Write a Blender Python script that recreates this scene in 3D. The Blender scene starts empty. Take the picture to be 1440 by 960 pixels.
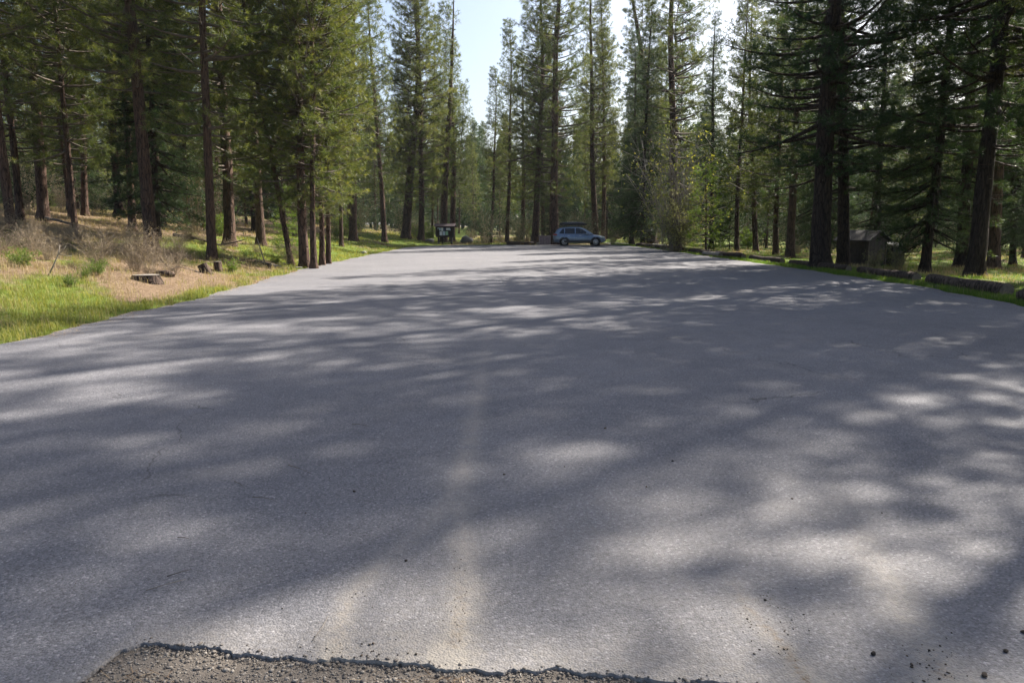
import bpy, math, random
import numpy as np
from math import radians as R, sin, cos, tan, pi
from mathutils import Vector
rng = np.random.default_rng(7)
random.seed(7)
scene = bpy.context.scene
col = scene.collection

# ------------------------------------------------------------------ camera
PITCH = R(9.09); H = 1.6; F = 1000.0
cd = bpy.data.cameras.new('camera'); cam = bpy.data.objects.new('camera', cd); col.objects.link(cam)
cam.location = (0, 0, H); cam.rotation_euler = (R(90) - PITCH, 0, 0)
cd.sensor_width = 36; cd.lens = 25.0; cd.clip_end = 3000; cd.clip_start = .05
scene.camera = cam
# ------------------------------------------------------------------ light
SUN_AZ = 50      # degrees right of the view direction (+Y towards +X)
SUN_EL = 42
w = bpy.data.worlds.new('World'); scene.world = w; w.use_nodes = True
nt = w.node_tree; nt.nodes.clear()
sky = nt.nodes.new('ShaderNodeTexSky'); sky.sky_type = 'NISHITA'; sky.sun_disc = False
sky.sun_elevation = R(SUN_EL); sky.sun_rotation = R(SUN_AZ)
sky.air_density = 1.0; sky.dust_density = 3.2; sky.ozone_density = 1.0
bg = nt.nodes.new('ShaderNodeBackground'); bg.inputs[1].default_value = .07
wo = nt.nodes.new('ShaderNodeOutputWorld')
nt.links.new(sky.outputs[0], bg.inputs[0]); nt.links.new(bg.outputs[0], wo.inputs[0])
sd = bpy.data.lights.new('sun', 'SUN'); so = bpy.data.objects.new('sun', sd); col.objects.link(so)
sd.energy = 5.0; sd.angle = R(.53); sd.color = (1, .93, .82)
sdir = Vector((sin(R(SUN_AZ)) * cos(R(SUN_EL)), cos(R(SUN_AZ)) * cos(R(SUN_EL)), sin(R(SUN_EL))))
so.rotation_euler = sdir.to_track_quat('Z', 'Y').to_euler(); so.location = (40, 40, 60)
scene.view_settings.view_transform = 'Standard'; scene.view_settings.look = 'None'
scene.view_settings.gamma = 1; scene.view_settings.exposure = 1.6
scene.render.engine = 'CYCLES'
scene.cycles.max_bounces = 6; scene.cycles.diffuse_bounces = 3; scene.cycles.glossy_bounces = 2
scene.cycles.transmission_bounces = 4; scene.cycles.transparent_max_bounces = 4
scene.cycles.volume_bounces = 0

# ------------------------------------------------------------------ terrain function
def sm(e0, e1, x):
    t = np.clip((np.asarray(x, float) - e0) / (e1 - e0), 0, 1); return t * t * (3 - 2 * t)
LX = np.array([-60, 0, 9.7, 17, 29.6, 45, 58, 63, 66.5]); LV = np.array([-6.6, -6.9, -7.1, -7.2, -8.3, -8.5, -8.6, -7.9, -6.0])
RX = np.array([-60, 0, 14.6, 19.5, 27, 40.7, 56, 63, 66.5]); RV = np.array([9.5, 10.2, 10.5, 11.2, 11.3, 11.1, 10.8, 10.4, 9.4])
def left_edge(y): return np.interp(y, LX, LV) + .08 * np.sin(y * 1.3) + .05 * np.sin(y * 3.1 + 1) + .03 * np.sin(y * 7.3) + .025 * np.sin(y * 13.1 + 2)
def right_edge(y): return np.interp(y, RX, RV) + .06 * np.sin(y * 1.7) + .05 * np.sin(y * 3.7 + 2)
YEND = 66.5
def sn(x, y, s, k=0.):
    x = np.asarray(x) / s; y = np.asarray(y) / s
    return (np.sin(x * 1.7 + y * .9 + k) + np.sin(-x * .8 + y * 1.9 + 2 * k + 1) + np.sin(x * 2.9 - y * 2.3 + 3 * k) * .6 + np.sin(x * 4.1 + y * 3.7 + k + 2) * .4) / 3
def ground(x, y):
    x = np.asarray(x, float); y = np.asarray(y, float)
    s = np.maximum(left_edge(y) - x, 0); q = np.maximum(x - right_edge(y), 0); e = np.maximum(y - YEND, 0)
    wgt = np.where(y > YEND, np.exp(-np.maximum(y - YEND, 0) / 25), 1)
    zl = (.14 * np.minimum(s, 18) + .05 * np.clip(s - 18, 0, 30)) * sm(0, 3, s)
    zr = -.035 * np.minimum(q, 12) * sm(0, 4, q)
    z = zl * (.35 + .65 * wgt) + zr + .008 * np.minimum(e, 150)
    off = sm(0, 3, np.maximum(np.maximum(s, q), e))
    z = z + off * (.10 * sn(x, y, 2.3) + .05 * sn(x, y, .9, 2))
    inside = (s <= 0) & (q <= 0) & (e <= 0)
    near = sm(.25, 0, np.maximum(np.maximum(s, q), e))
    return z - .035 * near
def ground1(x, y): return float(ground(np.array([x]), np.array([y]))[0])
def pix(px, py):
    """point of the ground that photograph pixel (px, py) shows"""
    d = Vector((0, cos(PITCH), -sin(PITCH))) + Vector((1, 0, 0)) * ((px - 720) / F) - Vector((0, sin(PITCH), cos(PITCH))) * ((py - 480) / F)
    t = 1.0
    while t < 300:
        p = Vector((0, 0, H)) + d * t
        gz = 0 if (left_edge(p.y) < p.x < right_edge(p.y) and p.y < YEND) else ground1(p.x, p.y)
        if p.z <= gz: return p.x, p.y, gz
        t *= 1.003
    return p.x, p.y, 0
def flat(px, py):
    a = math.atan((py - 480) / F) + PITCH; y = H / tan(a)
    return (px - 720) / F * (y * cos(PITCH) + H * sin(PITCH)), y
def at_depth(px, y):
    z = 0
    for _ in range(4):
        x = (px - 720) / F * (y * cos(PITCH) + (H - z) * sin(PITCH)); z = ground1(x, y)
    return x, y, z

# ------------------------------------------------------------------ object helpers
def tag(o, label=None, cat=None, group=None, kind=None):
    if label: o['label'] = label
    if cat: o['category'] = cat
    if group: o['group'] = group
    if kind: o['kind'] = kind
    return o
def empty(name, loc, rz=0, label=None, cat=None, group=None):
    o = bpy.data.objects.new(name, None); o.empty_display_size = .2; col.objects.link(o)
    o.location = loc; o.rotation_euler = (0, 0, rz)
    return tag(o, label, cat, group)
class MB:
    """collects vertices and faces with a per-vertex value 'v'"""
    def __init__(s): s.V = []; s.A = []; s.T = []; s.Q = []; s.n = 0
    def add(s, V, tris=None, quads=None, a=0.):
        V = np.asarray(V, float).reshape(-1, 3)
        s.V.append(V); s.A.append(np.broadcast_to(np.asarray(a, float), (len(V),)).copy())
        if tris is not None and len(tris): s.T.append(np.asarray(tris, int).reshape(-1, 3) + s.n)
        if quads is not None and len(quads): s.Q.append(np.asarray(quads, int).reshape(-1, 4) + s.n)
        s.n += len(V)
    def tube(s, P, rad, sides=6, cap=True, a=0., wob=None):
        P = np.asarray(P, float); n = len(P); rad = np.broadcast_to(np.asarray(rad, float), (n,))
        T = np.gradient(P, axis=0); T /= np.linalg.norm(T, axis=1)[:, None] + 1e-9
        ref = np.array([0, 0, 1.]) if abs(T[0][2]) < .8 else np.array([1., 0, 0])
        U = np.cross(T, ref); U /= np.linalg.norm(U, axis=1)[:, None] + 1e-9; W = np.cross(T, U)
        th = np.arange(sides) * 2 * pi / sides
        rr = rad[:, None] * np.ones(sides)[None] if wob is None else rad[:, None] * wob
        V = P[:, None] + rr[..., None] * (np.cos(th)[None, :, None] * U[:, None] + np.sin(th)[None, :, None] * W[:, None])
        i = np.arange(n - 1)[:, None] * sides; j = np.arange(sides)[None]; k = (j + 1) % sides
        Q = np.stack([i + j, i + k, i + k + sides, i + j + sides], -1).reshape(-1, 4)
        V = V.reshape(-1, 3); T3 = []
        if cap:
            V = np.vstack([V, P[0], P[-1]]); c0 = n * sides; 
            for q in range(sides):
                T3 += [(c0, (q + 1) % sides, q), (c0 + 1, (n - 1) * sides + q, (n - 1) * sides + (q + 1) % sides)]
        s.add(V, T3, Q, a)
    def box(s, c, d, rz=0, a=0., rx=0):
        c = np.asarray(c, float); d = np.asarray(d, float) / 2
        V = np.array([(x, y, z) for x in (-1, 1) for y in (-1, 1) for z in (-1, 1)]) * d
        if rx: V = V @ np.array([[1, 0, 0], [0, cos(rx), -sin(rx)], [0, sin(rx), cos(rx)]]).T
        if rz: V = V @ np.array([[cos(rz), -sin(rz), 0], [sin(rz), cos(rz), 0], [0, 0, 1]]).T
        s.add(V + c, None, [(0, 1, 3, 2), (4, 6, 7, 5), (0, 4, 5, 1), (2, 3, 7, 6), (0, 2, 6, 4), (1, 5, 7, 3)], a)
    def mesh(s, name, mat, smooth=False):
        me = bpy.data.meshes.new(name)
        V = np.concatenate(s.V); A = np.concatenate(s.A)
        T = np.concatenate(s.T) if s.T else np.zeros((0, 3), int); Q = np.concatenate(s.Q) if s.Q else np.zeros((0, 4), int)
        me.vertices.add(len(V)); me.vertices.foreach_set('co', V.astype(np.float32).ravel())
        li = np.concatenate([T.ravel(), Q.ravel()]); me.loops.add(len(li)); me.loops.foreach_set('vertex_index', li.astype(np.int32))
        nf = len(T) + len(Q); me.polygons.add(nf)
        ls = np.concatenate([np.arange(len(T)) * 3, len(T) * 3 + np.arange(len(Q)) * 4])
        me.polygons.foreach_set('loop_start', ls.astype(np.int32))
        at = me.attributes.new('v', 'FLOAT', 'POINT'); at.data.foreach_set('value', A.astype(np.float32))
        me.update(calc_edges=True)
        me.polygons.foreach_set('use_smooth', np.full(nf, smooth, bool))
        me.materials.append(mat)
        return me
    def obj(s, name, mat, parent=None, smooth=False):
        o = bpy.data.objects.new(name, s.mesh(name, mat, smooth)); col.objects.link(o)
        if parent: o.parent = parent
        return o

# ------------------------------------------------------------------ materials
def mat(name):
    m = bpy.data.materials.new(name); m.use_nodes = True; t = m.node_tree
    return m, t, t.nodes['Principled BSDF'], t.nodes['Material Output']
def N(t, typ, **kw):
    n = t.nodes.new('ShaderNode' + typ)
    for k, v in kw.items():
        if k.startswith('i_'):
            key = k[2:]; n.inputs[int(key) if key.isdigit() else key].default_value = v
        else: setattr(n, k, v)
    return n
def ramp(t, fac, stops, interp='LINEAR'):
    r = t.nodes.new('ShaderNodeValToRGB'); r.color_ramp.interpolation = interp
    e = r.color_ramp.elements
    while len(e) < len(stops): e.new(.5)
    for q, (p, c) in zip(e, stops): q.position = p; q.color = (*c, 1) if len(c) == 3 else c
    t.links.new(fac, r.inputs[0]); return r.outputs[0]
def mixc(t, fac, a, b, mode='MIX'):
    m = t.nodes.new('ShaderNodeMix'); m.data_type = 'RGBA'; m.blend_type = mode
    for s_, v in ((m.inputs[0], fac), (m.inputs[6], a), (m.inputs[7], b)):
        if hasattr(v, 'links') or isinstance(v, bpy.types.NodeSocket): t.links.new(v, s_)
        else: s_.default_value = v if not isinstance(v, tuple) or len(v) == 4 else (*v, 1)
    return m.outputs[2]
def math_(t, op, a, b=None, c=None, clamp=False):
    m = t.nodes.new('ShaderNodeMath'); m.operation = op; m.use_clamp = clamp
    for s_, v in zip(m.inputs, (a, b, c)):
        if v is None: continue
        if isinstance(v, bpy.types.NodeSocket): t.links.new(v, s_)
        else: s_.default_value = v
    return m.outputs[0]
def noise(t, vec, scale, detail=4, rough=.55):
    n = t.nodes.new('ShaderNodeTexNoise'); n.inputs['Scale'].default_value = scale; n.inputs['Detail'].default_value = detail
    n.inputs['Roughness'].default_value = rough
    if vec is not None: t.links.new(vec, n.inputs['Vector'])
    return n.outputs[0]
def attr(t, name='v'):
    a = t.nodes.new('ShaderNodeAttribute'); a.attribute_name = name; return a.outputs['Fac']
def coords(t): return t.nodes.new('ShaderNodeTexCoord').outputs['Object']

def plain(name, c, rough=.6, metal=0., var=.25, scale=8, bump=0.):
    m, t, b, o = mat(name); co = coords(t)
    n = noise(t, co, scale, 5)
    k = 1 - var; c2 = tuple(min(1, x * (1 + var)) for x in c); c1 = tuple(x * k for x in c)
    t.links.new(ramp(t, n, [(.3, c1), (.7, c2)]), b.inputs['Base Color'])
    b.inputs['Roughness'].default_value = rough; b.inputs['Metallic'].default_value = metal
    if bump:
        bp = N(t, 'Bump'); bp.inputs['Strength'].default_value = bump; bp.inputs['Distance'].default_value = .02
        t.links.new(noise(t, co, scale * 4, 5), bp.inputs['Height']); t.links.new(bp.outputs[0], b.inputs['Normal'])
    return m
def leafy(name, stops, trans=.42, rough=.55, obj_var=True):
    """thin leaves or needles: colour by the clump's own value, light passes through"""
    m, t, b, o = mat(name)
    v = attr(t)
    if obj_var:
        oi = t.nodes.new('ShaderNodeObjectInfo')
        v = math_(t, 'ADD', math_(t, 'MULTIPLY', v, .75), math_(t, 'MULTIPLY', oi.outputs['Random'], .25))
    c = ramp(t, v, stops)
    t.links.new(c, b.inputs['Base Color']); b.inputs['Roughness'].default_value = rough
    b.inputs['Specular IOR Level'].default_value = .35
    tr = N(t, 'BsdfTranslucent'); t.links.new(mixc(t, 1.0, c, (1.4, 1.3, .6, 1), 'MULTIPLY'), tr.inputs[0])
    mx = N(t, 'MixShader'); mx.inputs[0].default_value = trans
    t.links.new(b.outputs[0], mx.inputs[1]); t.links.new(tr.outputs[0], mx.inputs[2]); t.links.new(mx.outputs[0], o.inputs[0])
    return m
def bark(name, dark, mid, red):
    m, t, b, o = mat(name); co = coords(t)
    mp = N(t, 'Mapping'); mp.inputs['Scale'].default_value = (1, 1, .22); t.links.new(co, mp.inputs[0])
    vo = N(t, 'TexVoronoi', feature='DISTANCE_TO_EDGE'); vo.inputs['Scale'].default_value = 9
    wn = N(t, 'TexNoise'); wn.inputs['Scale'].default_value = 5; wn.inputs['Detail'].default_value = 4; t.links.new(mp.outputs[0], wn.inputs[0])
    va = N(t, 'VectorMath', operation='MULTIPLY_ADD'); va.inputs[1].default_value = (.25, .25, .25)
    t.links.new(wn.outputs[1], va.inputs[0]); t.links.new(mp.outputs[0], va.inputs[2]); t.links.new(va.outputs[0], vo.inputs['Vector'])
    n2 = noise(t, mp.outputs[0], 14, 6, .65)
    oi = t.nodes.new('ShaderNodeObjectInfo')
    base = mixc(t, noise(t, co, 1.1, 3), mid, red)
    base = mixc(t, math_(t, 'MULTIPLY', oi.outputs['Random'], .5), base, dark)
    furrow = ramp(t, vo.outputs['Distance'], [(0, (0, 0, 0)), (.12, (1, 1, 1))])
    c = mixc(t, furrow, dark, base)
    c = mixc(t, .5, c, ramp(t, n2, [(.3, (.25, .25, .25)), (.7, (1, 1, 1))]), 'MULTIPLY')
    t.links.new(c, b.inputs['Base Color']); b.inputs['Roughness'].default_value = .9
    b.inputs['Specular IOR Level'].default_value = .2
    bp = N(t, 'Bump'); bp.inputs['Strength'].default_value = .9; bp.inputs['Distance'].default_value = .04
    t.links.new(math_(t, 'ADD', furrow, math_(t, 'MULTIPLY', n2, .8)), bp.inputs['Height']); t.links.new(bp.outputs[0], b.inputs['Normal'])
    return m
M = {}
M['bark'] = bark('pine_bark', (.035, .025, .02), (.12, .085, .068), (.18, .10, .068))
M['bark_dark'] = bark('fir_bark', (.02, .016, .014), (.07, .055, .047), (.09, .06, .045))
M['twig'] = plain('twig_wood', (.09, .07, .055), .9, var=.4)
M['dead'] = plain('dead_branch', (.22, .19, .16), .9, var=.3)
M['needle'] = leafy('pine_needles', [(0, (.022, .042, .014)), (.5, (.072, .10, .028)), (1, (.19, .20, .06))])
M['needle_dark'] = leafy('fir_needles', [(0, (.016, .036, .018)), (.5, (.030, .060, .028)), (1, (.070, .10, .042))])
M['leaf_yellow'] = leafy('spring_leaves', [(0, (.12, .16, .03)), (.5, (.20, .24, .05)), (1, (.34, .33, .08))], .5)
M['leaf_pale'] = leafy('pale_leaves', [(0, (.16, .17, .09)), (.5, (.26, .27, .14)), (1, (.38, .38, .20))], .4)
M['sapling'] = leafy('sapling_needles', [(0, (.07, .13, .02)), (.5, (.13, .21, .03)), (1, (.20, .27, .05))], .4)
M['grass'] = leafy('fresh_grass', [(0, (.085, .115, .022)), (.4, (.15, .18, .035)), (.7, (.23, .25, .06)), (1, (.42, .36, .18))], .4, obj_var=False)
M['verge'] = leafy('verge_grass_blades', [(0, (.05, .12, .015)), (.5, (.09, .17, .025)), (.85, (.15, .23, .04)), (1, (.32, .32, .10))], .45, obj_var=False)
M['drygrass'] = leafy('dry_grass', [(0, (.16, .12, .07)), (.5, (.30, .24, .14)), (1, (.45, .38, .24))], .3, .8, obj_var=False)
M['brush'] = leafy('dry_brush', [(0, (.13, .10, .075)), (.5, (.27, .215, .155)), (1, (.42, .35, .25))], .15, .85)
M['litter'] = leafy('pine_litter', [(0, (.13, .08, .05)), (.5, (.27, .185, .115)), (1, (.46, .36, .24))], .1, .85, obj_var=False)

# asphalt
def asphalt_mat():
    m, t, b, o = mat('worn_asphalt'); co = coords(t)
    dust = attr(t, 'dust'); core = attr(t, 'core')
    big = noise(t, co, .35, 4); med = noise(t, co, 3.0, 6, .6); fine = noise(t, co, 60, 4, .7)
    vo = N(t, 'TexVoronoi'); vo.inputs['Scale'].default_value = 100; t.links.new(co, vo.inputs['Vector'])
    sepc = N(t, 'SeparateColor'); t.links.new(vo.outputs['Color'], sepc.inputs[0])
    stone = math_(t, 'MULTIPLY', ramp(t, sepc.outputs[0], [(.0, (.1,)*3), (.55, (.38,)*3), (.9, (.5,)*3), (.985, (.9,)*3)]), 1.0)
    base = ramp(t, math_(t, 'MULTIPLY_ADD', med, .45, math_(t, 'MULTIPLY', big, .55)), [(.35, (.125, .124, .136)), (.65, (.178, .175, .187))])
    c = mixc(t, .75, base, ramp(t, stone, [(0, (.38,)*3), (.40, (.98, .98, 1.0)), (.60, (1.3, 1.28, 1.25)), (1, (2.1, 2.05, 2.0))]), 'MULTIPLY')
    c = mixc(t, .55, c, ramp(t, fine, [(.34, (.35,)*3), (.5, (1,)*3), (.68, (1.35,)*3)]), 'MULTIPLY')
    wv = N(t, 'VectorMath', operation='MULTIPLY_ADD'); wv.inputs[1].default_value = (1.6, 1.6, 0); wn = N(t, 'TexNoise'); wn.inputs['Scale'].default_value = 1.1; wn.inputs['Detail'].default_value = 6; t.links.new(co, wn.inputs['Vector'])
    t.links.new(wn.outputs[1], wv.inputs[0]); t.links.new(co, wv.inputs[2])
    cv = N(t, 'TexVoronoi', feature='DISTANCE_TO_EDGE'); cv.inputs['Scale'].default_value = .33; t.links.new(wv.outputs[0], cv.inputs['Vector'])
    crack = ramp(t, cv.outputs['Distance'], [(0, (1,)*3), (.0035, (0,)*3)]); crack = math_(t, 'MULTIPLY', crack, ramp(t, noise(t, co, .5, 3), [(.50, (0,)*3), (.58, (.75,)*3)]))
    c = mixc(t, crack, c, (.035, .033, .033))
    blot = ramp(t, noise(t, co, 1.4, 5, .6), [(.60, (0,)*3), (.72, (.35,)*3)]); c = mixc(t, blot, c, (.10, .095, .10))
    pale = ramp(t, noise(t, co, .8, 5, .65), [(.56, (0,)*3), (.75, (.3,)*3)]); c = mixc(t, pale, c, (.27, .25, .23))
    dn = noise(t, co, 28, 6, .75); dn2 = noise(t, co, 2.2, 4)
    dust = math_(t, 'MULTIPLY', dust, math_(t, 'MULTIPLY_ADD', noise(t, co, 11, 6, .7), 2.6, -.15), clamp=True)
    dm = math_(t, 'MULTIPLY', dust, math_(t, 'MULTIPLY_ADD', dn, 1.6, .05, clamp=True), clamp=True)
    c = mixc(t, dm, c, mixc(t, dn2, (.36, .325, .275), (.30, .27, .235)))
    cm = math_(t, 'MULTIPLY', core, ramp(t, dn, [(.45, (0,)*3), (.6, (1,)*3)]), clamp=True)
    c = mixc(t, cm, c, (.17, .12, .075))
    t.links.new(c, b.inputs['Base Color'])
    b.inputs['Roughness'].default_value = .82; b.inputs['Specular IOR Level'].default_value = .35
    vd = ramp(t, vo.outputs['Distance'], [(0, (1,)*3), (.7, (0,)*3)])
    hgt = math_(t, 'ADD', math_(t, 'MULTIPLY', vd, .6), math_(t, 'MULTIPLY', fine, 1.0))
    bp = N(t, 'Bump'); bp.inputs['Strength'].default_value = .75; bp.inputs['Distance'].default_value = .006
    t.links.new(hgt, bp.inputs['Height']); t.links.new(bp.outputs[0], b.inputs['Normal'])
    return m
M['asphalt'] = asphalt_mat()
def ground_mat():
    m, t, b, o = mat('forest_floor'); co = coords(t)
    g = attr(t, 'green'); n1 = noise(t, co, 1.2, 6, .6); n2 = noise(t, co, 14, 6, .7); n3 = noise(t, co, 90, 3, .7)
    lit = ramp(t, n2, [(.3, (.09, .06, .04)), (.5, (.17, .12, .08)), (.7, (.27, .20, .14))])
    gr = ramp(t, n2, [(.3, (.05, .08, .015)), (.55, (.10, .14, .025)), (.75, (.16, .17, .05))])
    gm = math_(t, 'MULTIPLY_ADD', math_(t, 'SUBTRACT', n1, .5), 1.6, g, clamp=True)
    c = mixc(t, ramp(t, gm, [(.3, (0,)*3), (.7, (1,)*3)]), lit, gr)
    c = mixc(t, .5, c, ramp(t, n3, [(.3, (.5,)*3), (.7, (1.4,)*3)]), 'MULTIPLY')
    t.links.new(c, b.inputs['Base Color']); b.inputs['Roughness'].default_value = .95; b.inputs['Specular IOR Level'].default_value = .1
    bp = N(t, 'Bump'); bp.inputs['Strength'].default_value = .8; bp.inputs['Distance'].default_value = .05
    t.links.new(n2, bp.inputs['Height']); t.links.new(bp.outputs[0], b.inputs['Normal'])
    return m
M['ground'] = ground_mat()
def gravel_mat(name, a, b_, c_):
    m, t, b, o = mat(name); co = coords(t)
    v = attr(t); n = noise(t, co, 120, 4, .7); n2 = noise(t, co, 9, 4)
    c = ramp(t, v, [(0, a), (.5, b_), (1, c_)])
    c = mixc(t, .6, c, ramp(t, n, [(.3, (.5,)*3), (.7, (1.3,)*3)]), 'MULTIPLY')
    c = mixc(t, .4, c, ramp(t, n2, [(.3, (.6, .55, .5)), (.7, (1.2, 1.15, 1.1))]), 'MULTIPLY')
    t.links.new(c, b.inputs['Base Color']); b.inputs['Roughness'].default_value = .9
    bp = N(t, 'Bump'); bp.inputs['Strength'].default_value = .6; bp.inputs['Distance'].default_value = .004
    t.links.new(n, bp.inputs['Height']); t.links.new(bp.outputs[0], b.inputs['Normal'])
    return m
M['dirt'] = gravel_mat('gravel_dirt', (.13, .112, .095), (.16, .138, .118), (.20, .17, .145))
M['pebble'] = gravel_mat('pebbles', (.09, .08, .074), (.17, .152, .135), (.31, .285, .255))
M['crumb'] = gravel_mat('dark_crumbs', (.022, .017, .013), (.05, .037, .027), (.11, .08, .055))
M['rock'] = gravel_mat('boulder_stone', (.16, .155, .15), (.26, .25, .24), (.40, .39, .37))
M['logwood'] = bark('weathered_log', (.03, .022, .018), (.12, .085, .065), (.16, .11, .085))
M['cutwood'] = plain('cut_wood', (.15, .115, .085), .85, var=.35, scale=20, bump=.5)
M['greywood'] = plain('grey_weathered_wood', (.20, .175, .15), .85, var=.35, scale=15, bump=.5)

# ------------------------------------------------------------------ setting: ground, asphalt, gravel
def littered(x, y):
    s = left_edge(y) - x; px = 720 + 1000 * x / np.maximum(y, 1)
    return sm(130, 200, px) * sm(345, 310, px) * sm(.5, 1.0, s) * sm(13, 15, y) * sm(25, 21, y)
def greenness(x, y):
    x = np.asarray(x, float); y = np.asarray(y, float)
    s = left_edge(y) - x; q = x - right_edge(y); e = y - YEND
    g = .30 + .40 * sn(x, y, 3.1, 1) + .35 * sn(x, y, 1.1, 4) + .25 * sn(x, y, .45, 2)
    # left bank: lush near the camera and beyond the tree cluster, litter in between
    near = sm(19, 14, y + .1 * s) * sm(0, .5, s)
    g = np.where(s > 0, g + .42 * near, g)
    lit = littered(x, y)
    g = np.where(s > 0, g - .75 * lit, g)
    g = np.where((s > 0) & (s < 8), g + .5 * sm(25, 30, y), g)
    g = np.where((s > 0) & (s < .9), g + .25, g)
    g = np.where(s > 7, g - .25 * sm(7, 11, s) * sm(60, 40, y), g)
    g = np.where(q > 0, g + .7 * sm(3.2, 1.0, q) + .35, g)
    g = np.where((e > 0), g + .15, g)
    return np.clip(g, 0, 1)
def grid_obj(name, xs, ys, zf, m, extra=None, smooth=True):
    X, Y = np.meshgrid(xs, ys); Z = zf(X, Y); V = np.stack([X, Y, Z], -1).reshape(-1, 3)
    nx = len(xs); i = np.arange(len(ys) - 1)[:, None] * nx; j = np.arange(nx - 1)[None]
    Q = np.stack([i + j, i + j + 1, i + j + 1 + nx, i + j + nx], -1).reshape(-1, 4)
    b = MB(); b.add(V, None, Q); o = b.obj(name, m, None, smooth)
    for k, f in (extra or {}).items():
        at = o.data.attributes.new(k, 'FLOAT', 'POINT'); at.data.foreach_set('value', f(X, Y).ravel().astype(np.float32))
    return o
xs = np.unique(np.concatenate([np.linspace(-1200, -100, 23), np.linspace(-100, -30, 71), np.arange(-30, -5, .25), np.arange(-5, 9, 1.), np.arange(9, 30, .25), np.linspace(30, 110, 81), np.linspace(110, 1200, 23)]))
ys = np.unique(np.concatenate([np.linspace(-300, -5, 30), np.arange(-5, 35, .25), np.arange(35, 90, .5), np.arange(90, 200, 2.), np.linspace(200, 1500, 40)]))
def zg(X, Y):
    Z = ground(X, Y)
    ins = (X > left_edge(Y)) & (X < right_edge(Y)) & (Y < YEND)
    return np.where(ins, np.minimum(Z, -.06), Z)
o = grid_obj('ground', xs, ys, zg, M['ground'], {'green': greenness})
tag(o, 'forest floor of pine litter, soil and thin grass round the parking lot', 'ground', kind='structure')

# the broken near edge of the asphalt, from the photograph
EP = [flat(a, b) for a, b in ((-200, 1010), (60, 985), (120, 950), (165, 915), (200, 904), (260, 908), (330, 917), (400, 921), (460, 927), (520, 930), (600, 935), (700, 942), (800, 944), (880, 950), (960, 955), (1020, 960), (1060, 968), (1200, 990), (1500, 1010))]
EX = np.array([p[0] for p in EP]); EY = np.array([p[1] for p in EP])
def front_edge(x):
    y = np.interp(x, EX, EY)
    jag = .012 * np.sin(x * 9) + .008 * np.sin(x * 31 + 1 + 2 * np.sin(x * 7)) + .005 * np.sin(x * 71 + 2 + 3 * np.sin(x * 17)) + .003 * np.sin(x * 151 + 4 * np.sin(x * 29))
    y = y + jag
    far = sm(1.6, 4.5, np.abs(x))
    return y - far * 8
def poly_d(X, Y, pts, w0, w1):
    """0..1 closeness to a polyline of ground points, w0 -> w1 half widths"""
    best = np.zeros_like(X); n = len(pts) - 1
    for i in range(n):
        ax, ay = pts[i]; bx, by = pts[i + 1]; dx, dy = bx - ax, by - ay
        t_ = np.clip(((X - ax) * dx + (Y - ay) * dy) / (dx * dx + dy * dy), 0, 1)
        d = np.hypot(X - ax - t_ * dx, Y - ay - t_ * dy); u = (i + t_) / n
        wd = w0 + (w1 - w0) * u
        best = np.maximum(best, np.exp(-(d / wd) ** 2) * (1 - .93 * u ** .6))
    return best
T1 = [flat(*p) for p in ((470, 925), (478, 880), (495, 835), (540, 790), (595, 745), (635, 690), (660, 620), (668, 560), (672, 500))]
T2 = [flat(*p) for p in ((632, 925), (648, 880), (655, 830), (655, 790), (645, 740), (650, 690), (668, 600), (680, 520), (690, 450))]
T2b = [flat(*p) for p in ((640, 905), (646, 870), (650, 835), (646, 800), (645, 780))]
T3 = [flat(*p) for p in ((1145, 965), (1105, 915), (1065, 870), (1035, 825), (1015, 795))]
T4 = [flat(*p) for p in ((1335, 965), (1300, 900), (1265, 840), (1225, 780), (1190, 720), (1165, 660))]
T3b = [flat(*p) for p in ((1135, 960), (1100, 905), (1060, 865), (1040, 835), (1020, 815))]
T4b = [flat(*p) for p in ((1325, 950), (1305, 920), (1290, 895))]
T5 = [flat(*p) for p in ((560, 925), (570, 860), (600, 800), (625, 760))]
def dustf(X, Y):
    d = .65 * poly_d(X, Y, T1, .065, .07) + .9 * poly_d(X, Y, T2, .085, .08) + .75 * poly_d(X, Y, T3, .07, .06) + .7 * poly_d(X, Y, T4, .11, .09)
    d += .30 * poly_d(X, Y, T5, .16, .12) + .22 * sm(.35, .0, Y - front_edge(X)) * (np.abs(X - .2) < 2.5)
    d += .16 * np.exp(-((X - 1.0) / 1.3) ** 2) * sm(6, 3, Y)
    return np.clip(d, 0, 1)
def coref(X, Y):
    d = .75 * poly_d(X, Y, T2b, .028, .025) + 1.1 * poly_d(X, Y, T3b, .022, .018) + .8 * poly_d(X, Y, T4b, .035, .03) + .35 * poly_d(X, Y, T1[:4], .02, .02)
    return np.clip(d, 0, 1)
u = np.unique(np.concatenate([np.linspace(-6, -2.4, 30), np.arange(-2.4, 2.4, .006), np.linspace(2.4, 6, 30)]))
tt = np.concatenate([np.array([-1, -.5]), np.linspace(0, 1, 330) ** 2.2])
UU, TT = np.meshgrid(u, tt)
FE = front_edge(UU)
T_ = np.clip(TT, 0, 1); Yv = FE + T_ * (YEND + .15 * np.sin(UU * 2) - FE)
le = left_edge(Yv); re = right_edge(Yv)
Xv = np.where(UU < -4, le + (UU + 6) / 2 * (-4 - le), np.where(UU > 4, 4 + (UU - 4) / 2 * (re - 4), UU))
cr = .012 * sn(Xv, Yv, 5.0, 1) + .003 * sn(Xv, Yv, .7, 3)
Zv = np.where(TT < 0, TT * .03 - .002, cr * sm(0, 1, Yv - FE) + .002)
b = MB(); nx = len(u); i = np.arange(len(tt) - 1)[:, None] * nx; j = np.arange(nx - 1)[None]
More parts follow.
